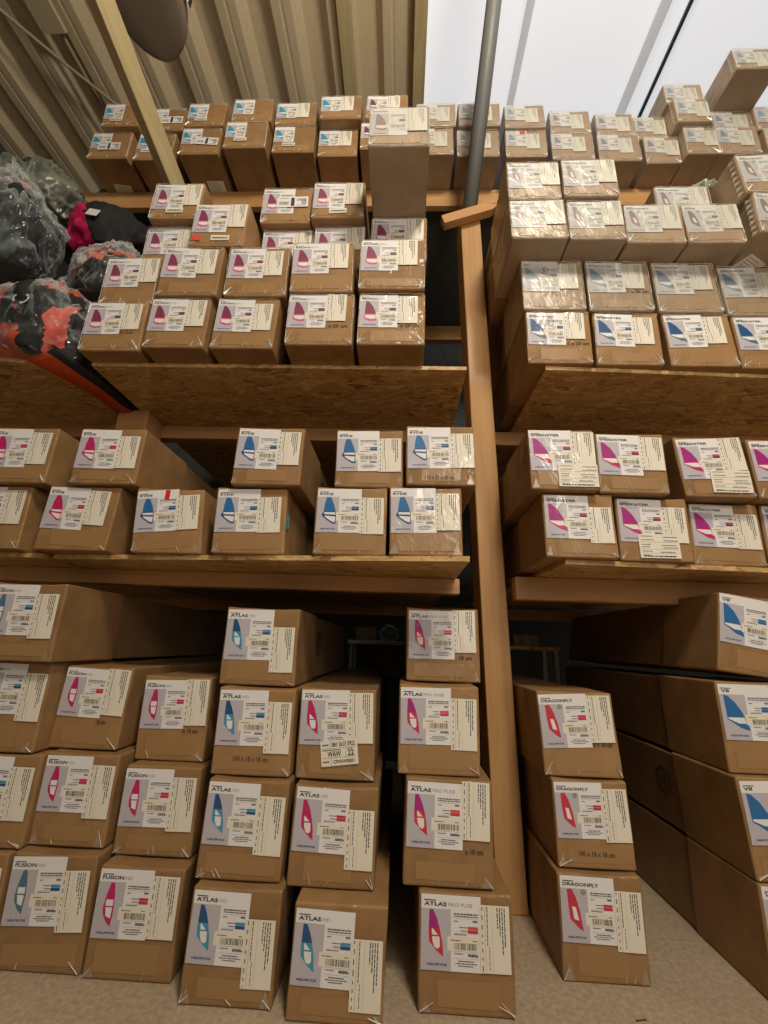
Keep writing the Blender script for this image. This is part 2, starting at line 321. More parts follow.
def waybill(kind, seed=0):
    mb = MB(); rng = random.Random(seed); y = -.0008
    if kind == 'waw':
        W, H = .081, .050; mb.box((-W/2,-.0006,0), (W/2,0,H), 'cream')
        for z in (.034, .0155): mb.rect(-W/2+.004, z, W/2-.004, z+.0006, y, 'ink')
        mb.rect(.014, .016, .0146, .034, y, 'ink'); mb.rect(-.018, .0355, -.0174, .048, y, 'ink'); mb.rect(-.018, .002, -.0174, .0145, y, 'ink')
        text(mb, '881 2613 5922', -.015, .0375, .0085, y, 'ink', .05, True); text(mb, 'WAW', -.026, .0180, .0110, y, 'ink', .030, True)
        text(mb, '22', .018, .0180, .0115, y, 'ink', .014, True); text(mb, 'CPWAW00001', -.014, .0045, .0070, y, 'ink', .046, True)
        ribbon_text(mb, -W/2+.004, .040, .014, .003, y, rng); ribbon_text(mb, -W/2+.004, .030, .04, .002, y, rng); ribbon_text(mb, .018, .0305, .012, .002, y, rng); ribbon_text(mb, -W/2+.004, .007, .014, .003, y, rng)
    elif kind == 'wide':
        W, H = .098, .060; mb.box((-W/2,-.0006,0), (W/2,0,H), 'cream')
        for z in (.054, .045, .033, .027, .016, .006):
            ribbon_text(mb, -W/2+.006, z, rng.uniform(.2, .35)*W, .0018, y, rng); ribbon_text(mb, rng.uniform(.0, .12)*W, z-.002, .36*W, .002, y, rng)
        for z in (.040, .022, .012): mb.rect(-W/2+.004, z, W/2-.004, z+.0005, y, 'ink')
        ribbon_text(mb, -W/2+.008, .003, .8*W, .0028, y, rng)
    elif kind == 'bar':                              # scrap of label with a black block
        W, H = .105, .045; mb.box((-W/2,-.0006,0), (W/2,0,H), 'white'); mb.rect(-.006, .004, .006, .041, y, 'ink')
        for k in range(9): ribbon_text(mb, rng.choice((-.046, .014)), .006+.004*k, .032, .0022, y, rng)
        for k in range(7): mb.rect(.03+.0025*k, .01, .0312+.0025*k, .030, y-.0001, 'ink')
    else:                                            # small sticker with one line
        W, H = .058, .020; mb.box((-W/2,-.0006,0), (W/2,0,H), 'cream'); ribbon_text(mb, -W/2+.005, .007, W-.01, .005, y, rng); mb.rect(-W/2+.003, .004, W/2-.003, .0046, y, 'ink')
    return mb.data('waybill_sticker')

# ------------------------------------------------------------------ a carton with a telescoping end cap
def carton_shell(mb, w, y0, y1, z0, z1, key, lean, h, rng, ny=4, sag=0.0):
    nx, nz = 5, 5; G = {}
    def P(i, j, k):
        u, v, t = i/nx, j/nz, k/ny
        x = (u-.5)*w; z = z0+v*(z1-z0); y = y0+t*(y1-y0)
        e = (4*u*(1-u))*(4*v*(1-v))
        if k == 0: y -= .0
        q = noise.noise(Vector((x*9, y*6, z*9+rng)))*.0022
        if i in (0, nx): x += q
        if j == nz: z -= abs(q)+sag*(4*u*(1-u))*.004
        return (x+lean*(z-h/2), y, z)
    def g(i, j, k):
        if (i, j, k) not in G: G[(i, j, k)] = len(vs); vs.append(P(i, j, k))
        return G[(i, j, k)]
    vs = []; fs = []
    for i in range(nx):
        for j in range(nz):
            fs.append((g(i,j,0), g(i+1,j,0), g(i+1,j+1,0), g(i,j+1,0))); fs.append((g(i,j,ny), g(i,j+1,ny), g(i+1,j+1,ny), g(i+1,j,ny)))
    for k in range(ny):
        for i in range(nx):
            fs.append((g(i,0,k), g(i,0,k+1), g(i+1,0,k+1), g(i+1,0,k))); fs.append((g(i,nz,k), g(i+1,nz,k), g(i+1,nz,k+1), g(i,nz,k+1)))
        for j in range(nz):
            fs.append((g(0,j,k), g(0,j+1,k), g(0,j+1,k+1), g(0,j,k+1))); fs.append((g(nx,j,k), g(nx,j,k+1), g(nx,j+1,k+1), g(nx,j+1,k)))
    mb.mesh(vs, fs, key)
def folds(w, h, lean, lev, rng, side=False):
    """creased clear film: thin raised pleats at the corners and hems"""
    mb = MB(); y = -.0022
    def strip(x0, z0, x1, z1, t):
        dx, dz = x1-x0, z1-z0; L = math.hypot(dx, dz) or 1; nx, nz = -dz/L*t/2, dx/L*t/2; s = lambda x, z: x+lean*(z-h/2)
        p = [(s(x0+nx, z0+nz), z0+nz), (s(x0-nx, z0-nz), z0-nz), (s(x1-nx*.3, z1-nz*.3), z1-nz*.3), (s(x1+nx*.3, z1+nz*.3), z1+nz*.3)]
        mb.mesh([(a, y, b) for a, b in p]+[(sum(a for a, _ in p[:2])/2, y-.0016, sum(b for _, b in p[:2])/2), (sum(a for a, _ in p[2:])/2, y-.0012, sum(b for _, b in p[2:])/2)], [(0,4,5,3),(4,1,2,5),(0,1,4),(5,2,3)], 'fold')
    hw = w/2
    for sgn in (-1, 1):
        n = rng.choice((2, 2, 3, 4)) if lev > 1 else rng.choice((0, 1, 1, 2))
        for k in range(n):
            a = math.radians(rng.uniform(20, 75)); l = rng.uniform(.015, .042 if lev > 1 else .034)
            strip(sgn*(hw-.003), .004+.003*k, sgn*(hw-.003-l*math.cos(a)), .004+l*math.sin(a), rng.uniform(.0012, .0030)*(.45+.42*lev))
        if lev > 1 and rng.random() < .7:
            a = math.radians(rng.uniform(25, 65)); l = rng.uniform(.012, .03); strip(sgn*(hw-.003), h-.004, sgn*(hw-.003-l*math.cos(a)), h-.004-l*math.sin(a), .0022)
    if lev > 1:
        for z in ((h-.003,) if lev == 2 else (h-.003, .004)):
            x = -hw+.004
            while x < hw-.01:
                l = rng.uniform(.02, .06); x1 = min(hw-.004, x+l); strip(x, z+rng.uniform(-.002, .002), x1, z+rng.uniform(-.002, .002), rng.uniform(.0015, .0032)); x = x1
        for sgn in (-1, 1):
            if rng.random() < (.45 if lev == 2 else .8):
                z = .006
                while z < h-.02:
                    z1 = min(h-.004, z+rng.uniform(.03, .07)); strip(sgn*(hw-.002)+rng.uniform(-.001, .001), z, sgn*(hw-.002), z1, rng.uniform(.0015, .003)); z = z1
    for sgn in (-1, 1):                               # folded film triangle at the lower corners
        if rng.random() < .6:
            a = rng.uniform(.012, .022); b = rng.uniform(.018, .032); s = lambda x, z: x+lean*(z-h/2)
            mb.mesh([(s(sgn*(hw-.004), .004), -.0018, .004), (s(sgn*(hw-.004-a), .004), -.0018, .004), (s(sgn*(hw-.006-a*.4), b), -.0018, b)], [(0,1,2)], 'thin')
    for k in range(rng.choice((0, 1, 2)) + (2 if lev > 1 else 0)):
        x = rng.uniform(-.6, .6)*hw; strip(x, .006, x+rng.uniform(-.012, .012), .006+rng.uniform(.008, .02), .0012)
    if side:                                          # pleats pressed down the left side
        for k in range(7):
            z = .012+k*(h-.03)/6; yy = .03
            mb.mesh([(-hw-.001+lean*(z-h/2), .006, z), (-hw-.004+lean*(z-h/2), .012+yy*.3, z+.012), (-hw-.001+lean*(z-h/2), yy, z+.004), (-hw-.006+lean*(z-h/2), yy*.6, z-.003)], [(0,1,2),(0,2,3)], 'fold')
    return mb.data('wrap_fold')
_fm = {}
_keyof = {}
def with_film_glare(me):
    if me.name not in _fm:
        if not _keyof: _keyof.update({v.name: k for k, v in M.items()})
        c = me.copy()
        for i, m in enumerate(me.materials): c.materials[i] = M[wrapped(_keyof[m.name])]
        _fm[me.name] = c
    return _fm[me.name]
CAP = .235
def sail_box(label, group, x, y, z, w, h, lean=0., L=1.05, prod='atlas_b', lev=1, d2=.020, lab=(.004, .006), stick=None, stamp=None, seed=0, tilt=0., l2=True, rest=None, tape=True, circ=None, under=None, side=False, sh2=None, lab_scale=1., tagr=False, l2x=None):
    rng = random.Random(seed); root = bpy.data.objects.new('cardboard_box', None); COL.objects.link(root); root.empty_display_size = .05
    root.location = (x, y+L/2, z); tag(root, label, 'cardboard box', group); fy = -L/2
    if tilt: root.rotation_euler[1] = tilt
    sd = seed*1.7
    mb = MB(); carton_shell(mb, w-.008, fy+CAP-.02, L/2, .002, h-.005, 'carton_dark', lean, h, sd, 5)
    if rng.random() < .5 or seed in (20, 32):         # ring and lettering printed on the side of the carton
        for sg in (-1, 1):
            xs = sg*(w/2-.0015); yc = fy+CAP+.07; zc = h*.55; n = 20
            for (ra, rb) in ((.036, .026), (.013, .0)):
                for t in range(n):
                    a0, a1 = t*2*math.pi/n, (t+1)*2*math.pi/n; q = [(xs+lean*(zc-h/2), yc+r*math.cos(a), zc+r*math.sin(a)) for r, a in ((ra, a0), (ra, a1), (rb, a1), (rb, a0))]
                    mb.face(q if sg < 0 else q[::-1], 'stamp')
    bevel(mb.build('carton', root), .004)
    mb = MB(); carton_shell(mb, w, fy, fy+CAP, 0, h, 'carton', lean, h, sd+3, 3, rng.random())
    if stamp:
        s, u0, u1, v = stamp; text(mb, s, -w/2+u0*w, v*h, .0095, fy-.0013, 'stamp', (u1-u0)*w, True)
    cap = bevel(mb.build('end_cap', root), .0045, 3)
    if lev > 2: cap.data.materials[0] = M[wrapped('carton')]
    if tape:
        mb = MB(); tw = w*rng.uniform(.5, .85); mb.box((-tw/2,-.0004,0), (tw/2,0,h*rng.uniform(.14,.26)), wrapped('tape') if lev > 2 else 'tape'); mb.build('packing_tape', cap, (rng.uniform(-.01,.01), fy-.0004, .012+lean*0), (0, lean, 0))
    la, lb = lab; ls = lab_scale
    def at(cx, zb): return (cx+lean*(zb-h/2), fy-.0010, zb)
    W0, H0 = .109*ls, .112*ls
    if prod:
        me = LABELS[prod](0 if lev > 2 and not PRODUCTS[prod][0] else 2, rng.randrange(3))
        if lev > 2: me = with_film_glare(me)
        o = place('product_label', me, cap, at(-w/2+la+W0/2, h-lb-H0), (0, lean+rng.uniform(-.012, .012), 0)); o.scale = (ls, 1, ls)
    if l2:
        w2, h2 = (sh2 or (.058, .092)); xx = l2x if l2x is not None else la+W0+w2/2-.002
        xx = min(xx, w-w2/2-.002); o = place('address_label', (with_film_glare if lev > 2 else (lambda q: q))(ADDR(rng.randrange(3))), cap, at(-w/2+xx, h-lb-d2-h2), (0, lean+rng.uniform(-.015, .015), 0)); o.scale = (w2/.058, 1, h2/.092)
        o.location[1] -= .0012
    if stick:
        kind, cx, cz, r = stick; o = place('waybill_sticker', WAY(kind), cap, (cx, fy-.0034, cz), (0, r, 0))
    if circ:                                          # hand-drawn ring and figure in marker
        mb = MB(); n = 20
        for t in range(n):
            a0, a1 = t*2*math.pi/n, (t+1)*2*math.pi/n; mb.face([((r)*math.cos(a)*.9, 0, (r)*math.sin(a)*1.1) for r, a in ((.0125,a1),(.0125,a0),(.0112,a0),(.0112,a1))][::-1], 'ink')
        text(mb, circ, -.004, -.006, .013, 0, 'ink', None, False); mb.build('marker_note', cap, (-w/2+la+.067, fy-.0030, h-.040))
    if under:                                         # paper sheet stuck under the carton
        mb = MB(); mb.box((-.04,0,-.0008), (.04,.06,0), 'cream'); rg = random.Random(seed)
        for k in range(6): mb.face([(-.034, .008+k*.009, -.001), (-.034, .0105+k*.009, -.001), (rg.uniform(0, .034), .0105+k*.009, -.001), (rg.uniform(0, .034), .008+k*.009, -.001)], 'grey')
        mb.build('underside_label', cap, (under[0], fy+under[1], -.0008), (0, 0, under[2]))
    if tagr:
        mb = MB(); mb.box((-.006,-.0006,-.012), (.006,0,.012), 'redtag'); t = mb.build('red_tag', cap, (-w/2+la+.075, fy-.0034, h-.018), (0, tagr if tagr is not True else 0, 0)); t['label'] = 'small red sticker'
    place('wrap_fold', folds(w, h, lean, lev, rng, side), cap, (0, fy, 0))
    return root

# ------------------------------------------------------------------ the setting
def struct(o, name=None): o['kind'] = 'structure'; return o
ROOF_Z, WALL_Y = 4.4, 2.85
struct(board('floor', [(-3.3,-2.6),(3.6,-2.6),(3.6,WALL_Y+.1),(-3.3,WALL_Y+.1)], -.06, 0, 'floor'))
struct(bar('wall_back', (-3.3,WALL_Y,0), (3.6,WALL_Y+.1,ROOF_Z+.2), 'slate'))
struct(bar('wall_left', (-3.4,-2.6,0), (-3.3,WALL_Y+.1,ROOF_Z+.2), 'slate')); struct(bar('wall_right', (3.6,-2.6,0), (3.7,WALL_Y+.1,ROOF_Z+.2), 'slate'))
def roof_sheets():                                   # trapezoidal profile, ridges running front to back
    mb = MB(); x = -3.3; prof = []; per = .345
    while x < -.02:
        for dx, dz in ((0,0),(.052,0),(.058,.004),(.070,.004),(.076,0),(.125,0),(.180,.075),(.300,.075)):
            if x+dx < .0: prof.append((x+dx, dz))
        x += per
    prof.append((.03, prof[-1][1])); v = []; f = []
    for i, (x, z) in enumerate(prof): v += [(x,-2.6,ROOF_Z+z), (x,WALL_Y,ROOF_Z+z), (x,-2.6,ROOF_Z+z+.012), (x,WALL_Y,ROOF_Z+z+.012)]
    for i in range(len(prof)-1): a, b = 4*i, 4*i+4; f += [(a,a+1,b+1,b), (a+2,b+2,b+3,a+3)]
    mb.mesh(v, f, 'sheet'); return mb.build('ceiling')
struct(roof_sheets())
o = struct(bar('ceiling_blocker', (.085,-2.6,ROOF_Z+.03), (3.6,.55,ROOF_Z+.05), 'slate', bev=0))  # unseen opaque panel, put in to cut skylight on the fronts
o = struct(bar('window_1', (.085,.55,ROOF_Z+.03), (3.6,WALL_Y,ROOF_Z+.05), 'sky', bev=.0))
struct(bar('trim_1', (.005,-2.6,ROOF_Z-.05), (.085,WALL_Y,ROOF_Z+.07), 'paleY'))
struct(bar('trim_2', (-.475,-2.6,ROOF_Z-.05), (-.385,WALL_Y,ROOF_Z), 'paleY'))
tag(bar('ceiling_purlin', (.672,-2.6,ROOF_Z-.06), (.72,WALL_Y,ROOF_Z-.055), 'strip', bev=0), 'faint grey purlin under the skylight, nearest the tube, left of the others', 'roof bar', 'bars under the skylight')
tag(bar('ceiling_purlin', (1.46,-2.6,ROOF_Z-.06), (1.525,WALL_Y,ROOF_Z-.055), 'strip', bev=0), 'broad grey purlin under the skylight beside the thin dark cable', 'roof bar', 'bars under the skylight')
tag(tube('ceiling_cable', [(1.65,-2.6,ROOF_Z-.02), (1.65,0,ROOF_Z-.02), (1.655,WALL_Y,ROOF_Z-.02)], .013, 'cable'), 'thin dark blue cable crossing under the bright skylight', 'cable')
tag(tube('ceiling_batten', [(-2.29,1.60,4.36), (-2.28,1.75,4.36), (-2.27,2.8,4.36)], .013, 'rope'), 'thin beige rod hanging along the roof sheets at top left', 'rod')
tag(bar('ceiling_bracket', (-2.37,1.35,4.33), (-2.23,1.74,4.36), 'sheet'), 'flat beige plate under the roof at the top left corner', 'plate')
tag(tube('rope', [(-2.90,1.2,4.30), (-2.577,1.608,4.33), (-2.35,1.88,4.32), (-2.10,2.18,4.33), (-1.85,2.5,4.36)], .011, 'rope'), 'slack beige rope strung diagonally under the roof at top left', 'rope')

# ------------------------------------------------------------------ shelving timber
GB = 'timber posts of the shelving'
def post(name, xb, xt, y0, y1, w, zt, key, label, group):
    mb = MB(); mb.mesh([(xb,y0,0),(xb+w,y0,0),(xb+w,y1,0),(xb,y1,0),(xt,y0,zt),(xt+w,y0,zt),(xt+w,y1,zt),(xt,y1,zt)], [(0,3,2,1),(4,5,6,7),(0,1,5,4),(1,2,6,5),(2,3,7,6),(3,0,4,7)], key)
    return tag(bevel(mb.build(name), .004), label, 'post', group)
POST_W = .078
post('shelf_post', .262, .206, 1.36, 1.49, POST_W, 2.33, 'pineZ', 'tall knotty pine post between the left and right shelves', GB)
tag(bar('timber_block', (-1.035,1.385,1.190), (-.925,1.495,1.4217), 'pineZ'), 'short dim timber block under the shelf of bagged gear', 'timber')
post('shelf_post', 1.90, 1.90, 1.40, 1.51, .11, 2.60, 'pineZ', 'post at the right end of the right shelves', GB)
post('shelf_post', -2.12, -2.12, 1.40, 1.51, .11, 2.60, 'pineZ', 'post at the left end of the left shelves', GB)
GP = 'strand board shelves'; GM = 'beams under the shelves'
tag(board('shelf_board', [(-.925,1.125),(.156,.998),(.156,2.25),(-.925,2.25)], .8265, .8385, 'osb'), 'strand board shelf under the middle left boxes', 'shelf', GP)
tag(board('shelf_board', [(-2.0,1.10),(-.94,1.112),(-.94,2.25),(-2.0,2.25)], .8265, .8385, 'osb'), 'short strand board at the far left of the middle shelf', 'shelf', GP)
tag(board('shelf_board', [(.405,1.090),(1.9,1.20),(1.9,2.25),(.352,2.25)], .844, .856, 'osb'), 'strand board shelf under the middle right boxes', 'shelf', GP)
tag(board('shelf_board', [(-.958,1.124),(.180,1.127),(.180,2.25),(-.958,2.25)], 1.422, 1.434, 'osb'), 'broad orange-brown strand board under the upper left boxes', 'shelf', GP)
tag(board('shelf_board', [(-2.0,.98),(-1.060,1.130),(-1.060,2.25),(-2.0,2.25)], 1.422, 1.434, 'osb'), 'dark strand board under the plastic-bagged gear at the left', 'shelf', GP)
tag(board('shelf_board', [(.405,1.113),(1.9,1.185),(1.9,2.25),(.385,2.25)], 1.417, 1.429, 'osb'), 'broad strand board under the upper right boxes', 'shelf', GP)
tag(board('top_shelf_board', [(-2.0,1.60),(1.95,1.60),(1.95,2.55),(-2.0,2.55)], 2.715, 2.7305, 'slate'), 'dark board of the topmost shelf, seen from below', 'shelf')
def beam(x0, x1, y0, y1, z0, z1, label, key='pineX'): return tag(bar('shelf_beam', (x0,y0,z0), (x1,y1,z1), key), label, 'beam', GM)
beam(-2.0, .168, 1.265, 1.31, .783, .8262, 'pine beam under the middle left shelf'); beam(.334, 1.9, 1.300, 1.345, .777, .8437, 'knotty pine beam under the middle right shelf')
beam(-1.9, .20, 1.500, 1.545, 1.369, 1.4217, 'beam behind the underside of the upper left shelf'); beam(.33, 1.9, 1.500, 1.545, 1.363, 1.4167, 'beam behind the underside of the upper right shelf')
beam(-2.0, 1.95, 1.57, 1.60, 2.630, 2.7305, 'long beam carrying the topmost row of boxes'); beam(-2.0, 1.95, 2.30, 2.345, 2.46, 2.56, 'light rear rail seen in the dark gap left of the post')
beam(-2.0, 1.9, 2.20, 2.245, .778, .8262, 'rear beam under the middle shelves'); beam(-2.0, 1.9, 2.20, 2.245, 1.365, 1.4167, 'rear beam under the upper shelves')
# rafters and brace boards
o = tag(beam_between('rafter', (-1.000,1.40,2.47), (-1.005,.66,2.62), .058, .066, 'paleZ', up=(.55,0,.8)), 'pale square timber slanting over the top left boxes', 'timber')
p0, p1 = Vector((.244,1.40,2.33)), Vector((.328,1.10,3.2)); dd = (p1-p0)/(p1.z-p0.z)
tag(tube('support_tube', [p0, p1, p0+dd*(ROOF_Z-.0-p0.z)], .031, 'pole', n=24), 'grey tube leaning up from the post across the skylight', 'tube')
mb = MB(); mb.prism([(-.105,-.022),(.083,.048),(.106,.072),(.090,.098),(-.118,.018)], -.018, .018, 'pineX'); o = bevel(mb.build('brace_board', None, (.243,1.338,2.245)), .003); tag(o, 'short pine offcut nailed slantwise across the top of the post', 'board')

# oval board hung under the roof
def hull():
    mb = MB(); mb.smooth = True; n = 40; out = []
    for i in range(n+1):
        t = (i/n)**2; yv = 1.95*t
        wv = .185*math.pow(max(0, 1-(1-min(1, t*6.5))**2.2), .5)*(1 if t < .6 else max(.05, 1-((t-.6)/.4)**2*.75))
        out.append((wv, yv))
    prof = [(-1,.35),(-.96,.12),(-.8,.02),(-.4,0),(0,0),(.4,0),(.8,.02),(.96,.12),(1,.35),(1.0,.6),(.9,.85),(.5,1),(0,1.04),(-.5,1),(-.9,.85),(-1,.6)]
    vs = []; m = len(prof); f = []
    for wv, yv in out: vs += [(wv*a, -yv, .11*b*min(1, .15+wv*5)) for a, b in prof]
    for i in range(n):
        for j in range(m): f.append((i*m+j, i*m+(j+1)%m, (i+1)*m+(j+1)%m, (i+1)*m+j))
    f += [tuple(range(m-1,-1,-1)), tuple(n*m+j for j in range(m))]; mb.mesh(vs, f, 'board_felt'); return mb
o = hull().build('surfboard', None, (-1.18,1.365,3.30), (0,0,math.radians(-3))); tag(o, 'brown rounded board nose hanging below the roof at top left', 'board')
mb = MB()
for k in range(14):
    y0 = -.16-.034*k; mb.mesh([(.1885, y0, .030), (.1885, y0-.02, .030), (.1895, y0-.02, .085), (.1895, y0, .085)], [(0,1,2,3)], 'black')
    mb.mesh([(.1885, y0-.02, .030), (.1885, y0-.034, .030), (.1895, y0-.034, .085), (.1895, y0-.02, .085)], [(0,1,2,3)], 'cream')
s = mb.build('striped_edge', o); s['label'] = 'black and cream striped edge'

# ------------------------------------------------------------------ boxes
PRODUCTS = {  # header, lighter header, sail shape, upper colour, lower colour
 'apf': ('ATLAS', 'PRO FUSE', 'atlas', 'purple', 'red', ('orange','red')), 'ahp': ('ATLAS', 'HD', 'atlas', 'magenta', 'magenta', ('magenta','red')), 'ahb': ('ATLAS', 'HD', 'atlas', 'navy', 'teal', ('teal','navy')),
 'fhm': ('FUSION', 'HD', 'fusion', 'magenta', 'magenta', ('red','red')), 'fhb': ('FUSION', 'HD', 'fusion', 'steel', 'steel', ('teal','navy')), 'dra': ('DRAGONFLY', '', 'dragon', 'red', 'red', ('red','red')),
 'v8': ('V8', '', 'speed', 'blue', 'blue', ('blue','blue')), 'ryb': ('RYDE', '', 'ryde', 'blue', 'navy', ('steel','navy')), 'rym': ('RYDE', '', 'ryde', 'magenta', 'magenta', ('red','red')),
 'spm': ('SPEEDSTER', '', 'speed', 'purple', 'magenta', ('red','plum')), 'spb': ('SPEEDSTER', '', 'speed', 'navy', 'steel', ('steel','navy')), 'fly': ('RS', 'FLYER', 'speed', 'steel', 'steel', ('steel','navy')),
 'rac': ('RACING', 'EVO', 'race', 'wine', 'pink', ('plum','wine')), 'zon': ('ZONE', '', 'dragon', 'plum', 'plum', ('plum','plum')), 'drp': ('DRAGONFLY', '', 'dragon', 'plum', 'wine', ('plum','plum')),
 'tcy': ('', '', 'speed', 'cyan', 'cyan', ('navy','steel')), 'tst': ('', '', 'race', 'steel', 'steel', ('steel','steel')), 'tpl': ('', '', 'race', 'plum', 'wine', ('plum','plum')),
}
_c = {}
def memo(key, fn):
    if key not in _c: _c[key] = fn()
    return _c[key]
LABELS = {k: (lambda d, v, k=k, p=p: memo((k, d, v), lambda: product_label(p[0], p[1], p[2], p[3], p[4], detail=d, seed=hash_(k)+v, swatch=p[5]))) for k, p in PRODUCTS.items()}
def hash_(s): return sum(ord(c)*(i+3) for i, c in enumerate(s))
def ADDR(v): return memo(('a', v), lambda: address_label(seed=v+11))
def WAY(k): return memo(('w', k), lambda: waybill(k, 5))

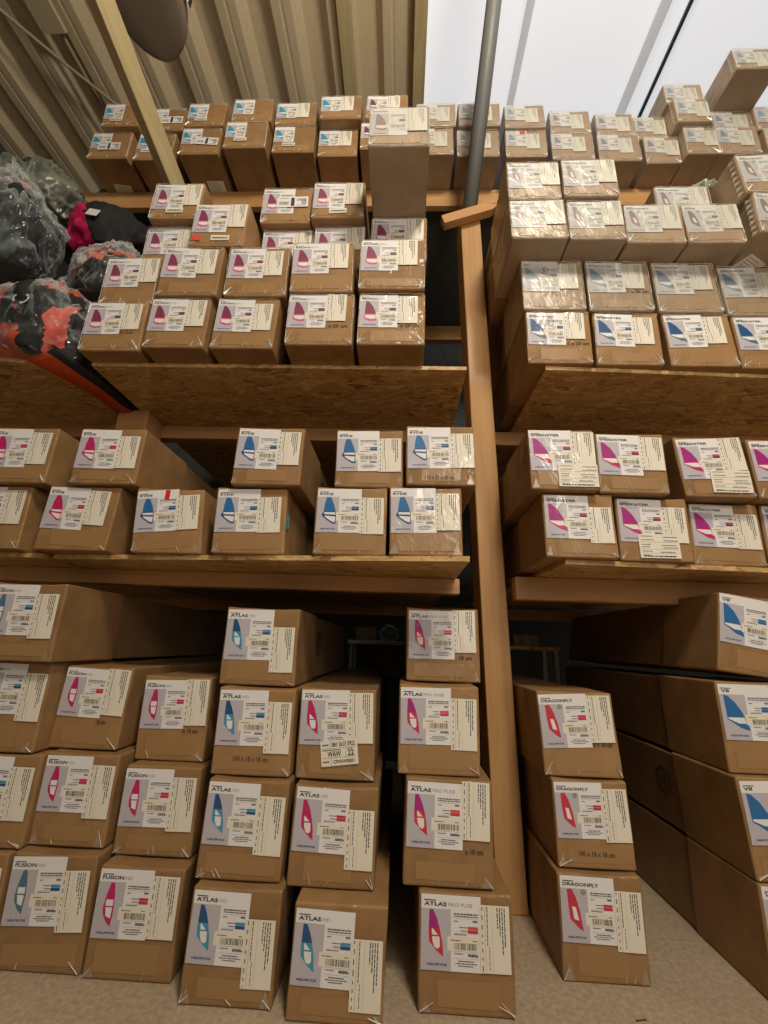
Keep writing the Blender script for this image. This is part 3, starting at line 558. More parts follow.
BAKED = [
('S11',0.138,1.030,0.0000,0.178,0.1866,0.004),
('S12',0.108,1.041,0.1866,0.178,0.1882,0.016),
('S13',0.091,1.063,0.3748,0.176,0.1807,0.001),
('S14',0.109,1.161,0.5554,0.183,0.1791,-0.012),
('S21',-0.098,0.991,0.0000,0.173,0.1747,0.024),
('S22',-0.124,1.039,0.1747,0.174,0.1800,0.019),
('S23',-0.134,1.071,0.3547,0.172,0.1849,-0.018),
('S31',-0.300,1.011,0.0000,0.173,0.1806,0.012),
('S32',-0.308,1.034,0.1806,0.171,0.1778,0.020),
('S33',-0.316,1.057,0.3584,0.173,0.1775,-0.015),
('S34',-0.335,1.098,0.5358,0.180,0.1806,-0.018),
('S41',-0.513,1.057,0.0000,0.176,0.1871,-0.003),
('S42',-0.522,1.098,0.1871,0.172,0.1727,-0.003),
('S43',-0.538,1.139,0.3598,0.167,0.1878,-0.033),
('S51',-0.701,1.062,0.0000,0.180,0.1984,-0.040),
('S52',-0.708,1.091,0.1984,0.169,0.1814,0.001),
('S53',-0.734,1.122,0.3797,0.167,0.1846,0.037),
('S61',-0.891,1.063,0.0000,0.180,0.1937,-0.045),
('S62',-0.884,1.078,0.1937,0.180,0.1825,0.007),
('S63',-0.903,1.077,0.3761,0.168,0.1958,-0.001),
('S64',-0.895,1.043,0.5719,0.183,0.1817,-0.009),
('R11',0.435,1.137,0.0000,0.176,0.1870,0.010),
('R12',0.440,1.154,0.1870,0.168,0.1729,-0.017),
('R13',0.430,1.167,0.3600,0.180,0.1849,-0.044),
('R21',0.826,1.100,0.0000,0.180,0.2016,0.029),
('R22',0.825,1.100,0.2016,0.180,0.1911,-0.045),
('R23',0.826,1.121,0.3927,0.181,0.1922,-0.002),
('R24',0.842,1.137,0.5849,0.180,0.1907,0.064),
('A1',-1.075,1.072,0.8388,0.180,0.1735,-0.010),
('A2',-0.838,1.064,0.8388,0.190,0.1735,0.047),
('A3',-0.601,1.068,0.8388,0.180,0.1735,-0.089),
('A4',-0.381,1.048,0.8388,0.183,0.1735,-0.040),
('A5',-0.126,1.029,0.8388,0.176,0.1735,-0.010),
('A6',0.056,1.014,0.8388,0.174,0.1735,-0.016),
('B1',-1.030,1.051,1.0123,0.180,0.1615,0.010),
('B2',-0.783,1.048,1.0123,0.178,0.1615,0.017),
('B3',-0.347,1.029,1.0123,0.177,0.1615,0.013),
('B4',-0.088,1.032,1.0123,0.173,0.1615,-0.019),
('B5',0.091,1.007,1.0123,0.170,0.1615,-0.017),
('C1',0.442,1.073,0.8564,0.177,0.1667,0.000),
('C2',0.633,1.092,0.8564,0.179,0.1667,0.018),
('C3',0.831,1.123,0.8564,0.177,0.1667,0.031),
('C4',1.018,1.126,0.8564,0.180,0.1667,0.031),
('D1',0.401,1.048,1.0231,0.173,0.1676,-0.002),
('D2',0.585,1.064,1.0231,0.175,0.1676,0.014),
('D3',0.800,1.079,1.0231,0.175,0.1676,-0.057),
('D4',0.991,1.085,1.0231,0.180,0.1676,-0.032),
('E1',-0.874,1.067,1.4340,0.182,0.1755,-0.002),
('E2',-0.672,1.051,1.4340,0.180,0.1755,0.013),
('E3',-0.471,1.052,1.4340,0.184,0.1755,0.031),
('E4',-0.248,1.034,1.4340,0.191,0.1755,-0.001),
('E5',-0.044,1.031,1.4340,0.190,0.1755,0.005),
('F1',-0.868,1.080,1.6095,0.171,0.1849,-0.024),
('F2',-0.659,1.042,1.6095,0.186,0.1849,0.017),
('F3',-0.454,1.044,1.6095,0.187,0.1849,-0.012),
('F4',-0.254,1.027,1.6095,0.185,0.1849,-0.018),
('F5',-0.046,1.016,1.6095,0.192,0.1849,0.012),
('G1',-0.794,1.119,1.7945,0.173,0.1737,-0.027),
('G2',-0.595,1.039,1.7945,0.173,0.1737,0.021),
('G3',-0.405,1.134,1.7945,0.176,0.1737,-0.000),
('G4',-0.229,1.122,1.7945,0.171,0.1737,-0.000),
('G5',-0.032,1.091,1.7945,0.180,0.1737,-0.000),
('H1',-0.784,1.090,1.9682,0.170,0.1572,0.017),
('H2',-0.413,1.108,1.9682,0.171,0.1572,0.004),
('H3',-0.236,1.090,1.9682,0.175,0.1572,0.001),
('V1',-0.034,0.876,1.9682,0.173,0.1572,-0.009),
('J1',0.447,1.101,1.4293,0.188,0.1813,0.015),
('J2',0.647,1.106,1.4293,0.190,0.1813,0.019),
('J3',0.855,1.109,1.4293,0.192,0.1813,-0.032),
('J4',1.054,1.117,1.4293,0.180,0.1813,-0.007),
('K1',0.441,1.095,1.6106,0.187,0.1853,0.005),
('K2',0.639,1.098,1.6106,0.189,0.1853,0.002),
('K3',0.842,1.104,1.6106,0.188,0.1853,-0.021),
('K4',1.044,1.116,1.6106,0.180,0.1853,-0.033),
('L1',0.387,1.016,1.7959,0.167,0.1517,-0.023),
('L2',0.556,1.020,1.7959,0.166,0.1517,0.001),
('L3',0.733,1.033,1.7959,0.171,0.1517,0.005),
('L4',0.903,1.033,1.7959,0.164,0.1517,-0.040),
('L5',1.092,0.998,1.7959,0.180,0.1517,0.026),
('M1',0.382,1.014,1.9476,0.161,0.1545,-0.006),
('M2',0.547,1.007,1.9476,0.164,0.1545,-0.003),
('N1',0.881,1.094,1.9476,0.172,0.1545,-0.000),
('M6',1.077,0.998,1.9476,0.180,0.1545,-0.053),
('U2',-1.396,1.414,2.7309,0.192,0.1661,0.004),
('U3',-1.187,1.422,2.7309,0.176,0.1661,0.032),
('U5',-0.962,1.400,2.7309,0.185,0.1661,0.003),
('U7',-0.744,1.376,2.7309,0.193,0.1661,-0.005),
('U9',-0.530,1.397,2.7309,0.191,0.1661,-0.003),
('U11',-0.332,1.415,2.7309,0.180,0.1661,-0.009),
('U13',-0.136,1.387,2.7309,0.184,0.1661,-0.008),
('X2',0.101,1.412,2.7309,0.180,0.1661,-0.003),
('X4',0.301,1.422,2.7309,0.190,0.1661,0.000),
('P0',0.516,1.426,2.7309,0.184,0.1661,0.006),
('P1',0.726,1.440,2.7309,0.188,0.1661,0.001),
('P2',0.935,1.447,2.7309,0.186,0.1661,-0.000),
('P3',1.129,1.459,2.7309,0.153,0.1661,0.016),
('T5',1.438,1.422,2.7309,0.180,0.1661,0.021),
('U1',-1.354,1.386,2.8970,0.180,0.1485,-0.029),
('U3t',-1.154,1.408,2.8970,0.180,0.1485,-0.007),
('U4',-0.954,1.390,2.8970,0.182,0.1485,0.027),
('U6',-0.730,1.376,2.8970,0.183,0.1485,-0.011),
('U8',-0.532,1.393,2.8970,0.186,0.1485,-0.003),
('U10',-0.322,1.369,2.8970,0.189,0.1485,-0.009),
('U12',-0.113,1.370,2.8970,0.187,0.1485,0.016),
('X1',0.111,1.405,2.8970,0.180,0.1485,-0.004),
('X3',0.308,1.405,2.8970,0.189,0.1485,-0.004),
('Q0',0.515,1.415,2.8970,0.182,0.1485,-0.002),
('Q1',0.729,1.442,2.8970,0.183,0.1485,-0.008),
('Q2',0.937,1.455,2.8970,0.173,0.1485,0.002),
('Q3',1.105,1.470,2.8970,0.142,0.1485,0.008),
('T2',1.251,1.399,2.8970,0.146,0.1485,-0.012),
('T3',1.277,1.421,2.7309,0.138,0.1661,-0.000),
('T8b',1.653,1.431,2.7309,0.180,0.1661,0.019),
('T4',1.462,1.453,2.8970,0.172,0.1485,-0.000),
('T8',1.639,1.436,2.8970,0.178,0.1485,0.011),
('T7',1.472,1.294,3.0455,0.177,0.1292,-0.021),
('T1',1.248,1.419,3.0455,0.173,0.1292,0.009),
]
G_FL = 'boxes stacked on the floor left of the post'; G_FR = 'boxes stacked on the floor right of the post'; G_ML = 'boxes on the middle left shelf'; G_MR = 'boxes on the middle right shelf'
G_UL = 'boxes on the upper left shelf'; G_UR = 'boxes on the upper right shelf'; G_T = 'boxes along the topmost shelf'
S = 'brown box with '
SPEC = {
'S11': (G_FL, 'apf', 'taped brown box with purple sail label, bottom of the stack beside the post', dict(d2=.012, lab=(.004,.005))),
'S12': (G_FL, 'apf', 'brown box with purple sail label, second from floor beside the post', dict(d2=-.004, stamp=('x 18 cm', .68, .88, .31))),
'S13': (G_FL, 'apf', 'box with pink sail label, third from floor beside the post', dict(d2=.020)),
'S14': (G_FL, 'apf', 'topmost box beside the post under the middle shelf, pink sail label', dict(d2=-.003, lab=(.006,.008), stamp=('18 cm', .72, .9, .3))),
'S21': (G_FL, 'ahb', 'box with light blue sail label and curling sheet, nearest the picture bottom', dict(d2=.040, lab=(.004,.010))),
'S22': (G_FL, 'ahp', 'box with pink sail label directly under the box with the waybill', dict(d2=.036)),
'S23': (G_FL, 'ahp', 'box with pink sail label and tilted white WAW 22 waybill', dict(d2=.003, lab=(.004,.004), stick=('waw', .012, .030, -.13))),
'S31': (G_FL, 'ahb', 'box with blue sail label, bottom of the all-blue floor stack', dict(d2=.040)),
'S32': (G_FL, 'ahb', 'blue-labelled box, second from floor in the four-high blue stack', dict(d2=.022)),
'S33': (G_FL, 'ahb', 'blue-labelled box stamped 100 x 18 x 18 cm, third from floor', dict(d2=.022, stamp=('100 x 18 x 18 cm', .28, .72, .16))),
'S34': (G_FL, 'ahb', 'topmost blue-labelled box of the floor stack, its long side showing', dict(d2=.040)),
'S41': (G_FL, 'fhm', 'box with magenta sail label on the floor, fourth stack from the post', dict(d2=.008, stamp=('18 x 18 cm', .62, .92, .36))),
'S42': (G_FL, 'fhm', 'middle box of the fourth stack from the post, magenta sail label', dict(d2=.014)),
'S43': (G_FL, 'fhm', 'top box of the fourth stack from the post, magenta label low and crooked', dict(d2=-.004, lab=(.004,.010), stamp=('x 18 cm', .66, .88, .33))),
'S51': (G_FL, 'fhb', 'box with dull blue sail label on the floor, fifth stack from post', dict(d2=.020)),
'S52': (G_FL, 'fhm', 'middle box of the fifth stack from the post, magenta sail label', dict(d2=.016)),
'S53': (G_FL, 'fhm', 'top box of the fifth stack from the post, magenta sail label', dict(d2=.0, stamp=('18 cm', .62, .75, .3))),
'S61': (G_FL, 'fhb', 'box cut by the left picture edge, standing on the floor', dict()),
'S62': (G_FL, 'fhb', 'box cut by the left picture edge, second from the floor', dict(d2=.020)),
'S63': (G_FL, 'fhb', 'blue-swatch box cut by the left picture edge, third from the floor', dict(d2=.020)),
'S64': (G_FL, 'fhb', 'topmost box by the left picture edge, blue label, long side showing', dict(d2=.020)),
'R11': (G_FR, 'dra', 'box with red sail label on the floor right of the post', dict(d2=.022)),
'R12': (G_FR, 'dra', 'middle box right of the post, stamped 100 x 18 x 18 cm', dict(d2=.010, stamp=('100 x 18 x 18 cm', .28, .74, .14))),
'R13': (G_FR, 'dra', 'top box of the red-labelled stack right of the post', dict(d2=.0, stamp=('18 x 18 cm', .66, .92, .36))),
'R21': (G_FR, 'v8', 'lowest box at the right picture edge, mostly out of view', dict()),
'R22': (G_FR, 'v8', 'box with blue sail label second from floor at the right edge', dict(d2=.01)),
'R23': (G_FR, 'v8', 'box with blue sail label under the tipped box at the right', dict(d2=.01)),
'R24': (G_FR, 'v8', 'tipped box with blue sail label on top of the rightmost stack', dict(d2=.0, tilt=.115)),
'A1': (G_ML, 'rym', 'lower box at the left picture edge on the middle shelf', dict(d2=.008)),
'A2': (G_ML, 'rym', 'crumpled box with magenta sail label, lower row of middle left shelf', dict(d2=.008)),
'A3': (G_ML, 'ryb', 'blue-labelled box with a small red sticker on the middle left shelf', dict(d2=.012, tagr=True)),
'A4': (G_ML, 'ryb', 'box with blue label and turquoise sticker on its right edge', dict(d2=.020)),
'A5': (G_ML, 'ryb', 'lower row box on middle left shelf, second from its right end', dict(d2=.022)),
'A6': (G_ML, 'ryb', 'lower row box at the right end of the middle left shelf', dict(d2=.012, stamp=('x 20 cm', .64, .82, .38))),
'B1': (G_ML, 'rym', 'upper box at the left picture edge on the middle shelf', dict(d2=.010)),
'B2': (G_ML, 'rym', 'magenta-labelled box on top of the crumpled box, middle left shelf', dict(d2=.018)),
'B3': (G_ML, 'ryb', 'blue-labelled upper box standing on the box with turquoise sticker', dict(d2=.008)),
'B4': (G_ML, 'ryb', 'upper blue-labelled box on middle left shelf, second from the right', dict(d2=.020)),
'B5': (G_ML, 'ryb', 'upper box beside the post, stamped 110 x 21 x 20 cm', dict(d2=.016, stamp=('110 x 21 x 20 cm', .28, .70, .10))),
'C1': (G_MR, 'spm', 'lower box at the left end of the middle right shelf', dict(d2=.030)),
'C2': (G_MR, 'spm', 'lower box with an extra white form, second on middle right shelf', dict(d2=.020, stick=('wide', .005, .008, 0))),
'C3': (G_MR, 'spm', 'lower box on middle right shelf, third from the post', dict(d2=.024)),
'C4': (G_MR, 'spm', 'lower box cut by the right picture edge, middle right shelf', dict()),
'D1': (G_MR, 'spm', 'upper box with extra white form nearest the post, middle right shelf', dict(d2=.004, lab=(.002,.004), stick=('wide', .034, .008, 0))),
'D2': (G_MR, 'spm', 'upper box on middle right shelf, second from the post', dict(d2=.006, stamp=('18 cm', .7, .85, .38))),
'D3': (G_MR, 'spm', 'slightly tilted upper box with extra form, third from post', dict(d2=-.004, stick=('wide', .034, .012, 0), stamp=('x 20 cm', .7, .9, .42))),
'D4': (G_MR, 'spm', 'upper box cut by the right picture edge, middle right shelf', dict()),
'E1': (G_UL, 'rac', 'bottom row box beside the bagged gear on the upper left shelf', dict(d2=.003, stamp=('18 x 18 cm', .62, .85, .34))),
'E2': (G_UL, 'rac', 'bottom row box, second from the bagged gear, upper left shelf', dict(d2=.003)),
'E3': (G_UL, 'rac', 'bottom row box in the middle of the upper left shelf', dict(d2=.015)),
'E4': (G_UL, 'rac', 'bottom row box, second from the right end, upper left shelf', dict(d2=-.003, stamp=('200 x 21 x 20 cm', .3, .92, .34))),
'E5': (G_UL, 'rac', 'bottom row box at the right end of the upper left shelf', dict(d2=.006, stamp=('200 x 21 x 20 cm', .3, .92, .34))),
'F1': (G_UL, 'rac', 'second row box nearest the bagged gear, upper left shelf', dict(d2=.0)),
'F2': (G_UL, 'rac', 'second row box, second from the bagged gear, upper left shelf', dict(d2=.006)),
'F3': (G_UL, 'rac', 'second row box in the middle of the upper left shelf', dict(d2=.010)),
'F4': (G_UL, 'rac', 'second row box, second from the right end, upper left shelf', dict(d2=.0)),
'F5': (G_UL, 'rac', 'second row box at the right end of the upper left shelf', dict(d2=.0)),
'G1': (G_UL, 'rac', 'third row box furthest left, set back on upper left shelf', dict(d2=.0)),
'G2': (G_UL, 'rac', 'third row box with orange sticker and white strip, upper left shelf', dict(d2=.0, lev=1, stick=('small', .012, .020, 0))),
'G3': (G_UL, 'rac', 'third row box peeking out left of centre, upper left shelf', dict(d2=.0)),
'G4': (G_UL, 'rac', 'third row box peeking out under the wrapped box, upper left shelf', dict(d2=.0)),
'G5': (G_UL, 'rac', 'third row box under the big overhanging box by the post', dict(d2=.0)),
'H1': (G_UL, 'rac', 'top row box at the left with a white strip, upper left shelf', dict(d2=.0, stick=('small', .0, .024, 0))),
'H2': (G_UL, 'rac', 'top row box whose label has a black bar, upper left shelf', dict(d2=.0, stick=('bar', .02, .068, -.04))),
'H3': (G_UL, 'rac', 'top row film-wrapped box with white strip, left of overhanging box', dict(d2=.0, stick=('small', .002, .018, -.04))),
'V1': (G_UL, 'tpl', 'large box overhanging the upper left shelf beside the post', dict(d2=.0, L=1.2)),
'J1': (G_UR, 'spb', 'blue-labelled box with circled figure one, bottom row beside the post', dict(d2=.0, circ='1', stamp=('x 21 x 20 cm', .5, .95, .35))),
'J2': (G_UR, 'spb', 'bottom row box, second from the post, upper right shelf', dict(d2=.012)),
'J3': (G_UR, 'spb', 'bottom row box, third from the post, upper right shelf', dict(d2=.006)),
'J4': (G_UR, 'spb', 'bottom row box cut by the right picture edge, upper right shelf', dict()),
'K1': (G_UR, 'fly', 'second row box with circled five nearest the post, upper right shelf', dict(d2=.010, circ='5')),
'K2': (G_UR, 'spb', 'second row box, second from the post, upper right shelf', dict(d2=.006, stamp=('x 21 x 20 cm', .5, .95, .36))),
'K3': (G_UR, 'spb', 'second row box, third from the post, upper right shelf', dict(d2=.004)),
'K4': (G_UR, 'spb', 'second row box cut by the right picture edge, upper right shelf', dict()),
'L1': (G_UR, 'drp', 'third row box nearest the post, dark sail label, upper right', dict(d2=.0)),
'L2': (G_UR, 'drp', 'third row box, second from the post, upper right shelf', dict(d2=.0)),
'L3': (G_UR, 'drp', 'third row box, third from the post, upper right shelf', dict(d2=.0, side=True)),
'L4': (G_UR, 'zon', 'third row box, fourth from the post, upper right shelf', dict(d2=.0)),
'L5': (G_UR, 'zon', 'third row box at the right edge with a paper under it', dict(d2=.0, side=True, under=(-.03,.09,.5))),
'M1': (G_UR, 'drp', 'fourth row box nearest the post, upper right shelf', dict(d2=.0)),
'M2': (G_UR, 'drp', 'fourth row box, second from the post, upper right shelf', dict(d2=.0)),
'N1': (G_UR, 'drp', 'set-back box peeking over the third row, upper right shelf', dict(d2=.0)),
'M6': (G_UR, 'drp', 'fourth row box at the right edge with pleated film side', dict(d2=.0, side=True)),
'U2': (G_T, 'tcy', 'leftmost box of the topmost shelf, lower layer, black bar on label', dict(l2=False, stick=('bar', .0, .052, 0), under=(.0,.12,.1))),
'U3': (G_T, 'tcy', 'lower topmost box half behind the slanting timber', dict(l2=False, stick=('small', -.03, .044, 0))),
'U5': (G_T, 'tcy', 'lower topmost box with black bar, right of the slanting timber', dict(l2=False, stick=('bar', .03, .056, .1), under=(.03,.12,0))),
'U7': (G_T, 'tcy', 'lower topmost box fourth from the left, cyan sail label', dict(l2=False, stick=('small', -.02, .040, 0))),
'U9': (G_T, 'tcy', 'lower topmost box fifth from the left, cyan sail label', dict(l2=False, stick=('small', -.02, .036, 0))),
'U11': (G_T, 'tcy', 'lower topmost box sixth from the left, cyan sail label', dict(d2=.004)),
'U13': (G_T, 'tpl', 'lower topmost box hidden behind the large overhanging box', dict()),
'X2': (G_T, 'tst', 'lower topmost box just left of the grey tube', dict()),
'X4': (G_T, 'tst', 'lower topmost box behind the grey tube', dict()),
'P0': (G_T, 'tst', 'lower topmost box right of the tube, with small red sticker', dict(tagr=1.57)),
'P1': (G_T, 'tpl', 'lower topmost box second to the right of the tube', dict()),
'P2': (G_T, 'tpl', 'lower topmost box third to the right of the tube', dict()),
'P3': (G_T, 'tpl', 'lower topmost box fourth to the right of the tube', dict()),
'T3': (G_T, 'tst', 'lower topmost box under the small pale box, right pile', dict()),
'T5': (G_T, 'tst', 'lower topmost box with dark sail, middle of the right pile', dict()),
'T8b': (G_T, 'tst', 'lower topmost box cut by the right picture edge', dict()),
'U1': (G_T, 'tcy', 'leftmost box of the upper layer on the topmost shelf', dict(l2=False, stick=('small', -.02, .030, 0))),
'U3t': (G_T, 'tcy', 'upper topmost box half behind the slanting timber, black bar', dict(l2=False, stick=('bar', .03, .045, 0))),
'U4': (G_T, 'tcy', 'upper topmost box just right of the slanting timber', dict(l2=False, stick=('small', -.02, .030, 0))),
'U6': (G_T, 'tcy', 'upper topmost box fourth from the left, bright film edges', dict(l2=False)),
'U8': (G_T, 'tcy', 'upper topmost box fifth from the left, cyan sail label', dict(d2=.0)),
'U10': (G_T, 'tcy', 'upper topmost box sixth from the left, cyan sail label', dict(d2=.0)),
'U12': (G_T, 'tpl', 'upper topmost box behind the large overhanging box', dict(d2=.0)),
'X1': (G_T, 'tst', 'upper topmost box just left of the grey tube', dict()),
'X3': (G_T, 'tst', 'upper topmost box behind the grey tube, loosely wrapped', dict()),
'Q0': (G_T, 'tst', 'upper topmost box just right of the tube', dict()),
'Q1': (G_T, 'tpl', 'upper topmost box second to the right of the tube', dict()),
'Q2': (G_T, 'tpl', 'upper topmost box third to the right of the tube', dict()),
'Q3': (G_T, 'tpl', 'upper topmost box fourth to the right of the tube', dict()),
'T2': (G_T, 'tst', 'blue-tinted box with pleated film under the small pale box', dict(side=True)),
'T4': (G_T, 'tst', 'upper topmost box directly beneath the high tilted box', dict()),
'T8': (G_T, 'tst', 'upper layer box cut by the right picture edge, topmost shelf', dict()),
'T7': (G_T, 'tst', 'highest box of all, perched alone against the skylight', dict(side=True)),
'T1': (G_T, 'tst', 'small pale box on top of the right pile against skylight', dict()),
}
for n, (nm, bx, by, bz, bw, bh, bl) in enumerate(BAKED):
    g, prod, label, kw = SPEC[nm]; kw = dict(kw)
    row = nm[0]
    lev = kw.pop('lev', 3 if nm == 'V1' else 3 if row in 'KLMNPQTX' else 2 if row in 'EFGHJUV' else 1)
    if nm in ('R24', 'R23', 'R22', 'R21'): lev = 1
    ls = min(1.05 if row in 'SR' else 1., (bw-.006)/.166, (bh-.012)/.150)
    if g is G_T: ls = min(ls, .84)
    if nm == 'H2': kw['l2'] = False
    if row in 'SR': kw['sh2'] = (.056, .103)
    if nm in ('M1', 'L1'): bx -= .002
    if nm == 'D1': bx += .004; bw -= .006
    if nm == 'R24': bx += .012; bz += .0110
    b = sail_box(label, g, bx, by, bz+.0004, bw, bh-.0008, bl, kw.pop('L', .98 if row in 'SR' else 1.0 if g is G_T else 1.02), prod, lev, seed=n+3, lab_scale=ls, **kw)
    if nm == 'A4':
        mb = MB(); mb.box((0,-.011,-.02), (.001,.011,.02), 'turq')
        for k in range(8):
            a = k*.7; mb.mesh([(.0013, .006*math.sin(a), -.014+.0035*k), (.0013, .006*math.sin(a+.7), -.014+.0035*(k+1)), (.0013, .006*math.sin(a+.7)+.003, -.014+.0035*(k+1)), (.0013, .006*math.sin(a)+.003, -.014+.0035*k)], [(0,1,2,3)], 'fab_white')
        s = mb.build('turquoise_sticker', b, (bw/2+.0008, -1.02/2+.014, bh*.5)); s['label'] = 'turquoise sticker with a white squiggle'
    if nm == 'G2':
        mb = MB(); mb.box((-.014,-.0006,0), (.014,0,.022), 'orange'); mb.build('orange_sticker', b, (-bw/2+.022, -1.02/2-.003, .02))

# ------------------------------------------------------------------ bagged gear at the left
def sm(a, b, x): t = min(1, max(0, (x-a)/(b-a))); return t*t*(3-2*t)
def lump(c, r, seed, key, amp=.16, fr=2.2, sub=4, crease=.0, flat=True, knot=0., pleat=0.):
    bm = bmesh.new(); bmesh.ops.create_icosphere(bm, subdivisions=sub, radius=1)
    for v in bm.verts:
        d = v.co.normalized(); q = Vector((seed*3.1, seed*1.7, seed*.9))
        s = 1+amp*noise.noise(d*fr+q)+amp*.5*noise.noise(d*fr*2.3+q)
        if crease: s += crease*(.3-abs(noise.noise(d*fr*2.4+q*2)))+crease*.5*(.3-abs(noise.noise(d*fr*5+q)))
        if pleat: s += pleat*(.3-abs(noise.noise(Vector((d.x*5.5, d.y*5.5, d.z*1.8))+q)))+pleat*.45*(.3-abs(noise.noise(Vector((d.x*13, d.y*13, d.z*5))-q)))
        p = Vector((d.x*r[0], d.y*r[1], d.z*r[2]))*s
        if knot: k = sm(.35, 1, d.z); p.z += k*r[2]*knot; p.x *= 1-.62*k; p.y *= 1-.62*k
        if flat and p.z < -r[2]*.72: p.z = -r[2]*.72
        v.co = p
    me = bpy.data.meshes.new('m'); bm.to_mesh(me); bm.free()
    for k in key if isinstance(key, (list, tuple)) else [key]: me.materials.append(M[k])
    me.polygons.foreach_set('use_smooth', [True]*len(me.polygons))
    return me
def paint(me, fn):
    for p in me.polygons: p.material_index = fn(p.center+Vector((.012*noise.noise(p.center*16), 0, .012*noise.noise(p.center*16+Vector((5,5,5))))))
def front(me, x, z):                                 # foremost surface point near (x, z)
    return min((v.co for v in me.vertices if abs(v.co.x-x) < .022 and abs(v.co.z-z) < .022), key=lambda q: q.y)
GBAG = 'bagged sports gear on the upper left shelf'
def gear(name, label, c, r, seed, keys, fn, film=None, rz=0, famp=1.10, sub=4, knot=.35):
    root = bpy.data.objects.new(name, None); COL.objects.link(root); root.location = (c[0], c[1], c[2]-r[2]*.72); root.rotation_euler[2] = rz; tag(root, label, 'bag', GBAG); root.empty_display_size = .05
    me = lump(c, r, seed, keys, .20, 1.8, 5, .08, knot=.15 if film else 0); paint(me, fn); o = place('fabric_bag', me, root, (0,0,r[2]*.72))
    if film: place('plastic_bag', lump(c, tuple(q*famp for q in r[:2])+(r[2]*1.04,), seed+.3, film, .16, 1.9, 6, .03, knot=knot, pleat=.20), root, (0,0,r[2]*.72))
    return root
SH = 1.4342
def zc(base, r): return base+.72*r
gear('gear_bag', 'black bag at the bottom left under the other bags, on the shelf', (-1.68,1.40,zc(SH,.22)), (.22,.22,.22), 5, ['black','fab_grey'], lambda c: 0)
gear('gear_bag', 'dark bag behind the orange one, lowest of the pile', (-1.30,1.66,zc(SH,.17)), (.15,.14,.17), 9, ['black','fab_grey'], lambda c: 1 if noise.noise(c*6) > .3 else 0)
A = gear('gear_bag', 'orange and black bag with white emblem in clear plastic, lowest left', (-1.160,1.16,zc(SH,.17)), (.150,.14,.17), 2, ['black','fab_or','fab_red'],
     lambda c: 1 if (-.115 < c.x-c.z*.35 < -.075) or (c.z < -.055 and c.x < .03) or c.z > .125 else 2 if .092 < c.x-c.z*.2 < .125 and c.z < .06 else 0, 'bagfilm', knot=.15)
gear('gear_bag', 'coral and black bag bulging in clear plastic beside the boxes', (-1.068,1.27,1.86), (.132,.12,.135), 3, ['black','fab_red','fab_or','fab_white'],
     lambda c: 0 if c.z < .0 or (c.x > .02 and c.z < .06) else 2 if c.x > -.01 and c.z > .05 else 3 if noise.noise(c*14) > .32 else 1, 'bagfilm')
gear('gear_bag', 'dark bag with pink top in clear plastic at left edge', (-1.44,1.15,1.97), (.170,.125,.21), 6, ['black','fab_mag','fab_grey'],
     lambda c: 1 if c.z > .08 and c.x < .05 else 2 if noise.noise(c*8) > .1 else 0, 'bagfilm')
F = gear('gear_bag', 'black and magenta bag with white tag, middle of the pile', (-1.24,1.37,2.20), (.160,.115,.145), 7, ['black','fab_mag'],
     lambda c: 1 if -.14 < c.x+c.z*.45 < -.02 else 0)
gear('gear_bag', 'small black and pink bag in plastic nearest the boxes', (-.985,1.42,2.04), (.08,.07,.09), 8, ['black','fab_mag'], lambda c: 1 if c.x < -.01 and c.z > 0 else 0, 'bagfilm')
gear('gear_bag', 'cloudy grey-green plastic bundle on top of the pile', (-1.57,1.33,2.37), (.18,.13,.14), 4, ['fab_grey'], lambda c: 0, 'bagfilm_grey')
# emblem, tag, and tail of the lowest bag
fa = front(A.children[0].data, .03, -.02); ff = front(F.children[0].data, .02, .02)
mb = MB()
def stroke(pts, w, key):
    for (x0, z0), (x1, z1) in zip(pts, pts[1:]):
        d = Vector((x1-x0, z1-z0)); d = d.normalized() if d.length else d; nx, nz = -d.y*w/2, d.x*w/2; mb.mesh([(x0+nx,0,z0+nz),(x0-nx,0,z0-nz),(x1-nx,0,z1-nz),(x1+nx,0,z1+nz)], [(0,1,2,3)], key)
arc = lambda cx, cz, r, a0, a1: [(cx+r*math.cos(math.radians(a0+(a1-a0)*t/8)), cz+r*math.sin(math.radians(a0+(a1-a0)*t/8))) for t in range(9)]
stroke(arc(-.010,.012,.015,60,250), .006, 'fab_white'); stroke(arc(.012,.004,.016,-110,80), .006, 'fab_white'); stroke(arc(.004,-.020,.012,170,330), .005, 'fab_or')
o = mb.build('emblem', A, (fa.x, fa.y-.006, fa.z+.17*.72), (-.12,0,-.1)); o['label'] = 'curved white and orange emblem'
mb = MB(); mb.box((-.024,-.001,-.018), (.024,0,.018), 'fab_white'); o = mb.build('tag', F, (ff.x, ff.y-.004, ff.z+.13*.72), (-.15,.25,0)); o['label'] = 'white tag'
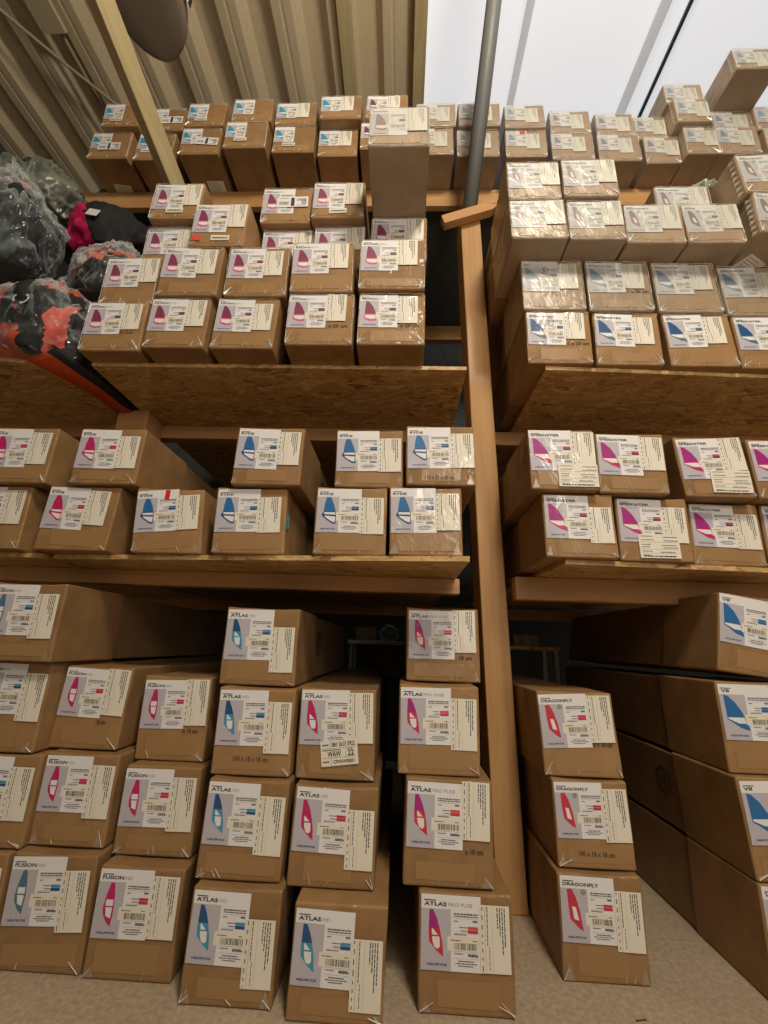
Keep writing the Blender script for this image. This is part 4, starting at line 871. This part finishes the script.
def tail():
    mb = MB(); mb.smooth = True; path = [(-1.15,1.14,1.47,.075), (-1.12,1.09,1.45,.080), (-1.08,1.085,1.432,.070), (-1.04,1.14,1.416,.058), (-1.015,1.22,1.414,.048), (-1.008,1.32,1.416,.042), (-1.005,1.40,1.43,.03)]
    n = 14; vs = []; f = []
    for (x, y, z, w) in path:
        for t in range(n): a = t*2*math.pi/n; vs.append((x+w*math.cos(a)+1.1, y-1.1-w*.25*math.cos(a), z-1.42+.018*math.sin(a)))
    for i in range(len(path)-1):
        for j in range(n): f.append((i*n+j, i*n+(j+1)%n, (i+1)*n+(j+1)%n, (i+1)*n+j))
    mb.mesh(vs, f, 'fab_or'); mb.k('black'); me = mb.data('bag_tail'); me.materials.clear(); me.materials.append(M['fab_or']); me.materials.append(M['black'])
    for i, p in enumerate(me.polygons): a = (i % n + .5)*2*math.pi/n; p.material_index = 1 if math.cos(a) > .45 else 0
    return place('bag_tail', me, None, (-1.1,1.1,1.42))
t = tail(); t.parent = A; t.matrix_parent_inverse = Matrix.Translation(A.location).inverted()

# ------------------------------------------------------------------ things far behind, seen through the gap
r = bpy.data.objects.new('storage_rack', None); COL.objects.link(r); r.location = (-.05,2.6,0); tag(r, 'pale rack seen far behind through the gap above the waybill box', 'rack')
for x in (-.21, .22):
    for y in (-.11, .11): bar('rack_upright', (x-.008,y-.008,0), (x+.008,y+.008,.64), 'bar', r)
bar('rack_shelf', (-.23,-.13,.642), (.24,.13,.662), 'white', r); bar('rack_shelf', (-.23,-.13,.49), (.24,.13,.505), 'bar', r)
def far_box(label, c, w, h, d):
    root = bpy.data.objects.new('small_box', None); COL.objects.link(root); root.location = c; tag(root, label, 'cardboard box', 'boxes far behind in the gap')
    mb = MB(); carton_shell(mb, w, -d/2, d/2, 0, h, 'carton', 0, h, 1.3); bevel(mb.build('carton', root), .003); mb = MB(); mb.box((-.012,-.0006,0), (.012,0,h), 'tape'); mb.build('packing_tape', root, (0,-d/2-.0004,0))
far_box('small brown box on the lower level of the rack far behind', (-.055,2.58,.5055), .13, .11, .16)
far_box('tan box on top of the rack far behind, its corner lit', (-.19,2.60,.6625), .11, .07, .14)
far_box('pale sliver of a box seen through the gap right of the post', (.70,2.62,.66), .14, .06, .12)
r = bpy.data.objects.new('low_table', None); COL.objects.link(r); r.location = (.70,2.62,0); tag(r, 'dim low table far behind in the gap right of the post', 'table'); bar('table_top', (-.15,-.12,.64), (.16,.12,.6595), 'osb', r)
for x in (-.13, .14):
    for y in (-.10, .10): bar('leg', (x-.012,y-.012,0), (x+.012,y+.012,.64), 'bar', r)
o = place('plastic_bundle', lump((0,0,0), (.05,.05,.05), 2, 'bagfilm', .3, 2.5, 4, .1), None, (-.06,2.56,.6985)); tag(o, 'crumpled clear plastic on top of the rack far behind', 'plastic')
o = place('plastic_bundle', lump((0,0,0), (.062,.09,.055), 5, 'bagfilm_grey', .3, 2.5, 4, .1), None, (1.0,1.20,2.1035+.72*.055)); tag(o, 'crumpled clear film wad on the set-back box left of the right-edge boxes', 'plastic')
# brown fleck lying on the floor
mb = MB(); mb.prism([(-.012,0),(.010,-.002),(.013,.001),(-.010,.003)], 0, .001, 'stamp'); o = mb.build('wood_chip', None, (.455,1.05,.001), (math.radians(-90),0,.3)); tag(o, 'tiny dark splinter on the floor before the red-labelled stack', 'splinter')
